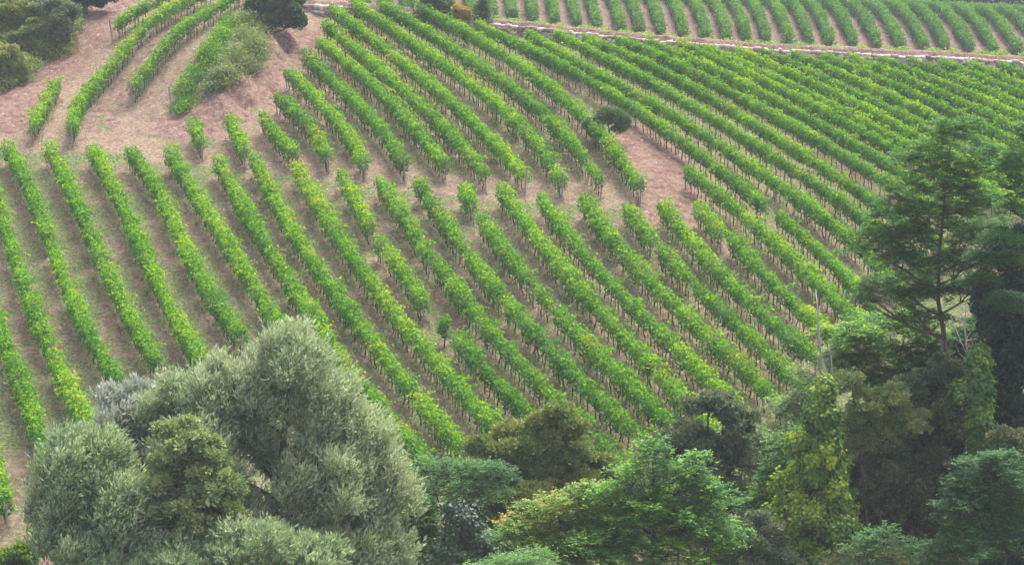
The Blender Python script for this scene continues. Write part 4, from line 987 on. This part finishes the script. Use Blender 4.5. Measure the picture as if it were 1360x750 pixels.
def drape(name, label, poly, hmax, mat, tint=.5, leaf=.15, dens=1.0, cat='shrub'):
    q = pl(poly, 0.0, terrain); x0, y0 = q.min(0); x1, y1 = q.max(0)
    area = abs(0.5*np.sum(q[:, 0]*np.roll(q[:, 1], -1)-q[:, 1]*np.roll(q[:, 0], -1)))
    nt_ = int(max(30, (x1-x0)*(y1-y0)*7*dens)); X = RNG.uniform(x0, x1, nt_); Y = RNG.uniform(y0, y1, nt_)
    ins = np.zeros(nt_, bool); ed_ = np.full(nt_, 9.0)
    for k in range(len(q)):
        a, b = q[k], q[(k+1) % len(q)]
        c = ((a[1] > Y) != (b[1] > Y)) & (X < (b[0]-a[0])*(Y-a[1])/(b[1]-a[1]+1e-9)+a[0]); ins ^= c
        t = np.clip(((X-a[0])*(b[0]-a[0])+(Y-a[1])*(b[1]-a[1]))/((b-a)@(b-a)+1e-9), 0, 1)
        ed_ = np.minimum(ed_, np.hypot(X-a[0]-t*(b[0]-a[0]), Y-a[1]-t*(b[1]-a[1])))
    keep = ins & (RNG.random(nt_) < 0.25+ed_*1.3); X, Y, ed_ = X[keep], Y[keep], ed_[keep]
    ph = RNG.uniform(0, 6.28)
    H = hmax*np.clip(ed_/1.1+0.15, 0, 1)*(0.55+0.3*np.sin(X*1.3+ph+np.sin(Y*.9))+0.25*np.sin(Y*1.7+X*.6)+RNG.normal(0, .14, len(X)))
    H = np.clip(H, 0.12, None)
    m = 55; ci = np.repeat(np.arange(len(X)), m); n = len(ci)
    g = RNG.normal(0, 1, (n, 3)); u = RNG.random(n)
    P = np.stack([X[ci], Y[ci], terrain(X, Y)[ci]+H[ci]*np.sqrt(u)], -1)+g*np.array([.28, .28, .13])
    ct = RNG.normal(0, .16, len(X))+0.12*np.sin(X*.8+ph)*np.cos(Y*.7)
    root = empty(name, (float(X.mean()), float(Y.mean()), terr1(X.mean(), Y.mean()))); tag(root, label, cat)
    sz = RNG.uniform(.7, 1.3, n)*leaf
    link('foliage', leaves(name, P-np.array(root.location), g*np.array([1, 1, .5])+np.array([0, 0, .2]), RNG.normal(0, .5, (n, 3))+np.array([0, -.1, .8]), sz, sz*.8,
         np.clip(tint+ct[ci]+RNG.normal(0, .09, n)+.12*(u-.5), 0, 1)), M[mat], root)
    tb = Tubes()
    for j in RNG.choice(len(X), min(len(X), 40), replace=False):
        b = np.array([X[j], Y[j], terr1(X[j], Y[j])])-np.array(root.location); e = b+np.array([RNG.normal(0, .3), RNG.normal(0, .3), H[j]])
        tb.add([tuple(b), tuple((b+e)/2+RNG.normal(0, .08, 3)), tuple(e)], [.02, .014, .006], 4)
    link('stems', tb.mesh('stems'), M['bark'], root)
drape('rambling_vine', 'unpruned grapevines sprawling over the end of the eroded bank', [(231,150),(250,150),(262,130),(272,112),(284,96),(300,76),(310,55),(318,35),(302,28),(288,48),(272,68),(255,88),(242,108),(232,128)], 1.7, 'vine', .5, .15, 1.3, 'vines')
drape('bramble_thicket', 'yellow-green bramble tangle cresting the eroded bank', [(258,134),(280,132),(300,122),(318,112),(335,98),(350,85),(358,60),(354,35),(332,18),(312,25),(312,55),(300,78),(285,95)], 1.5, 'bramble', .5, .15, 1.2)
drape('bank_bush', 'dark green bush hanging on the side of the eroded bank', [(276,112),(292,126),(302,118),(300,98),(288,92)], 1.5, 'scrub', .12, .14, 1.6)
drape('bank_bush', 'second dark green bush hanging on the bank below the dark evergreen oak', [(325,100),(338,100),(350,80),(346,64),(332,70)], 1.5, 'scrub', .12, .14, 1.6)
drape('bank_scrub', 'mixed scrub and brambles covering the left bank among its bushes', [(-30,116),(14,120),(40,110),(56,92),(70,80),(98,72),(104,52),(112,30),(122,5),(122,-25),(-30,-25)], 1.7, 'bramble', .52, .16, 1.1)
def behind(name, label, px, py, lobes, mat, **kw):
    d = unproject(np.array([px]), np.array([py]), 0.85, near_base)[0]
    kw.setdefault('leaf', 0.16); kw.setdefault('tr', 0.06)
    return plant(name, label, 'tree', float(d[1])+0.8, lobes, mat, base=px, **kw)
behind('small_tree', 'small yellow autumn tree at the left end of the pink wall', 613, 30, [(613,20,11,10),(606,15,6,6)], 'yellow', dens=1.4)
behind('young_pine', 'slim dark green young conifer behind the small yellow tree', 641, 33, [(640,24,9,7),(640,14,7,8),(640,3,5,8)], 'holm', style='needle', tint=(.8,.2), dens=1.8)
behind('leafy_shrub', 'olive green bush at the top edge left of the yellow tree', 592, 22, [(590,10,14,11),(575,2,14,9)], 'scrub', tint=(.4,.2), dens=1.3)

# end post of the sprawling vines
q = unproject(np.array([228]), np.array([149]), 0.0, terrain)[0]
o = link('vineyard_post', ENDPOST.copy()); o.location = (q[0], q[1], terr1(*q)); o.scale = (1.1, 1.1, 1.0)
tag(o, 'grey wooden post standing before the sprawling vines on the bank', 'post')

# dark wood beyond the crest of the far field
def far_wood():
    n = 60000
    x = RNG.uniform(-40, 110, n); y = RNG.uniform(322, 345, n)
    top = CAMZ-0.060*y-1.2+1.4*np.sin(x*0.33)+1.0*np.sin(x*0.91+2)+RNG.normal(0, .3, n)
    top += 4.5
    z = top-RNG.random(n)**2.0*13
    P = np.stack([x, y, z], -1); s = RNG.uniform(.5, 1.0, n)
    o = link('wood', leaves('wood', P, RNG.normal(0, 1, (n, 3)), RNG.normal(0, 1, (n, 3))+np.array([0, -.6, .5]), s, s*.8, RNG.random(n)), M['wood'])
    tag(o, 'dark distant wood beyond the crest of the far field', 'wood', kind='stuff')
far_wood()

# ------------------------------------------------------------------ the summer haze in the air: one closed box of thin mist
def haze():
    x0, x1, y0, y1 = -260, 260, -40, 420; z0 = float(GZ[(GY > y0-10) & (GY < y1+10) & (np.abs(GX) < 300)].min())-1.0; z1 = CAMZ+12
    V = [(x, y, z) for z in (z0, z1) for y in (y0, y1) for x in (x0, x1)]
    F = [(0,2,3,1),(4,5,7,6),(0,1,5,4),(2,6,7,3),(0,4,6,2),(1,3,7,5)]
    me = bpy.data.meshes.new('haze'); me.from_pydata(V, [], F); me.update()
    m, nt, out = nodemat('haze_air')
    v = nt.nodes.new('ShaderNodeVolumePrincipled'); v.inputs['Color'].default_value = (0.86, 0.88, 1.0, 1)
    v.inputs['Density'].default_value = HAZE; v.inputs['Anisotropy'].default_value = 0.0
    nt.links.new(v.outputs[0], out.inputs['Volume'])
    tag(link('haze', me, m), 'thin pale summer haze hanging over the hillside', 'haze', kind='stuff')
HAZE = 0.00034
haze()
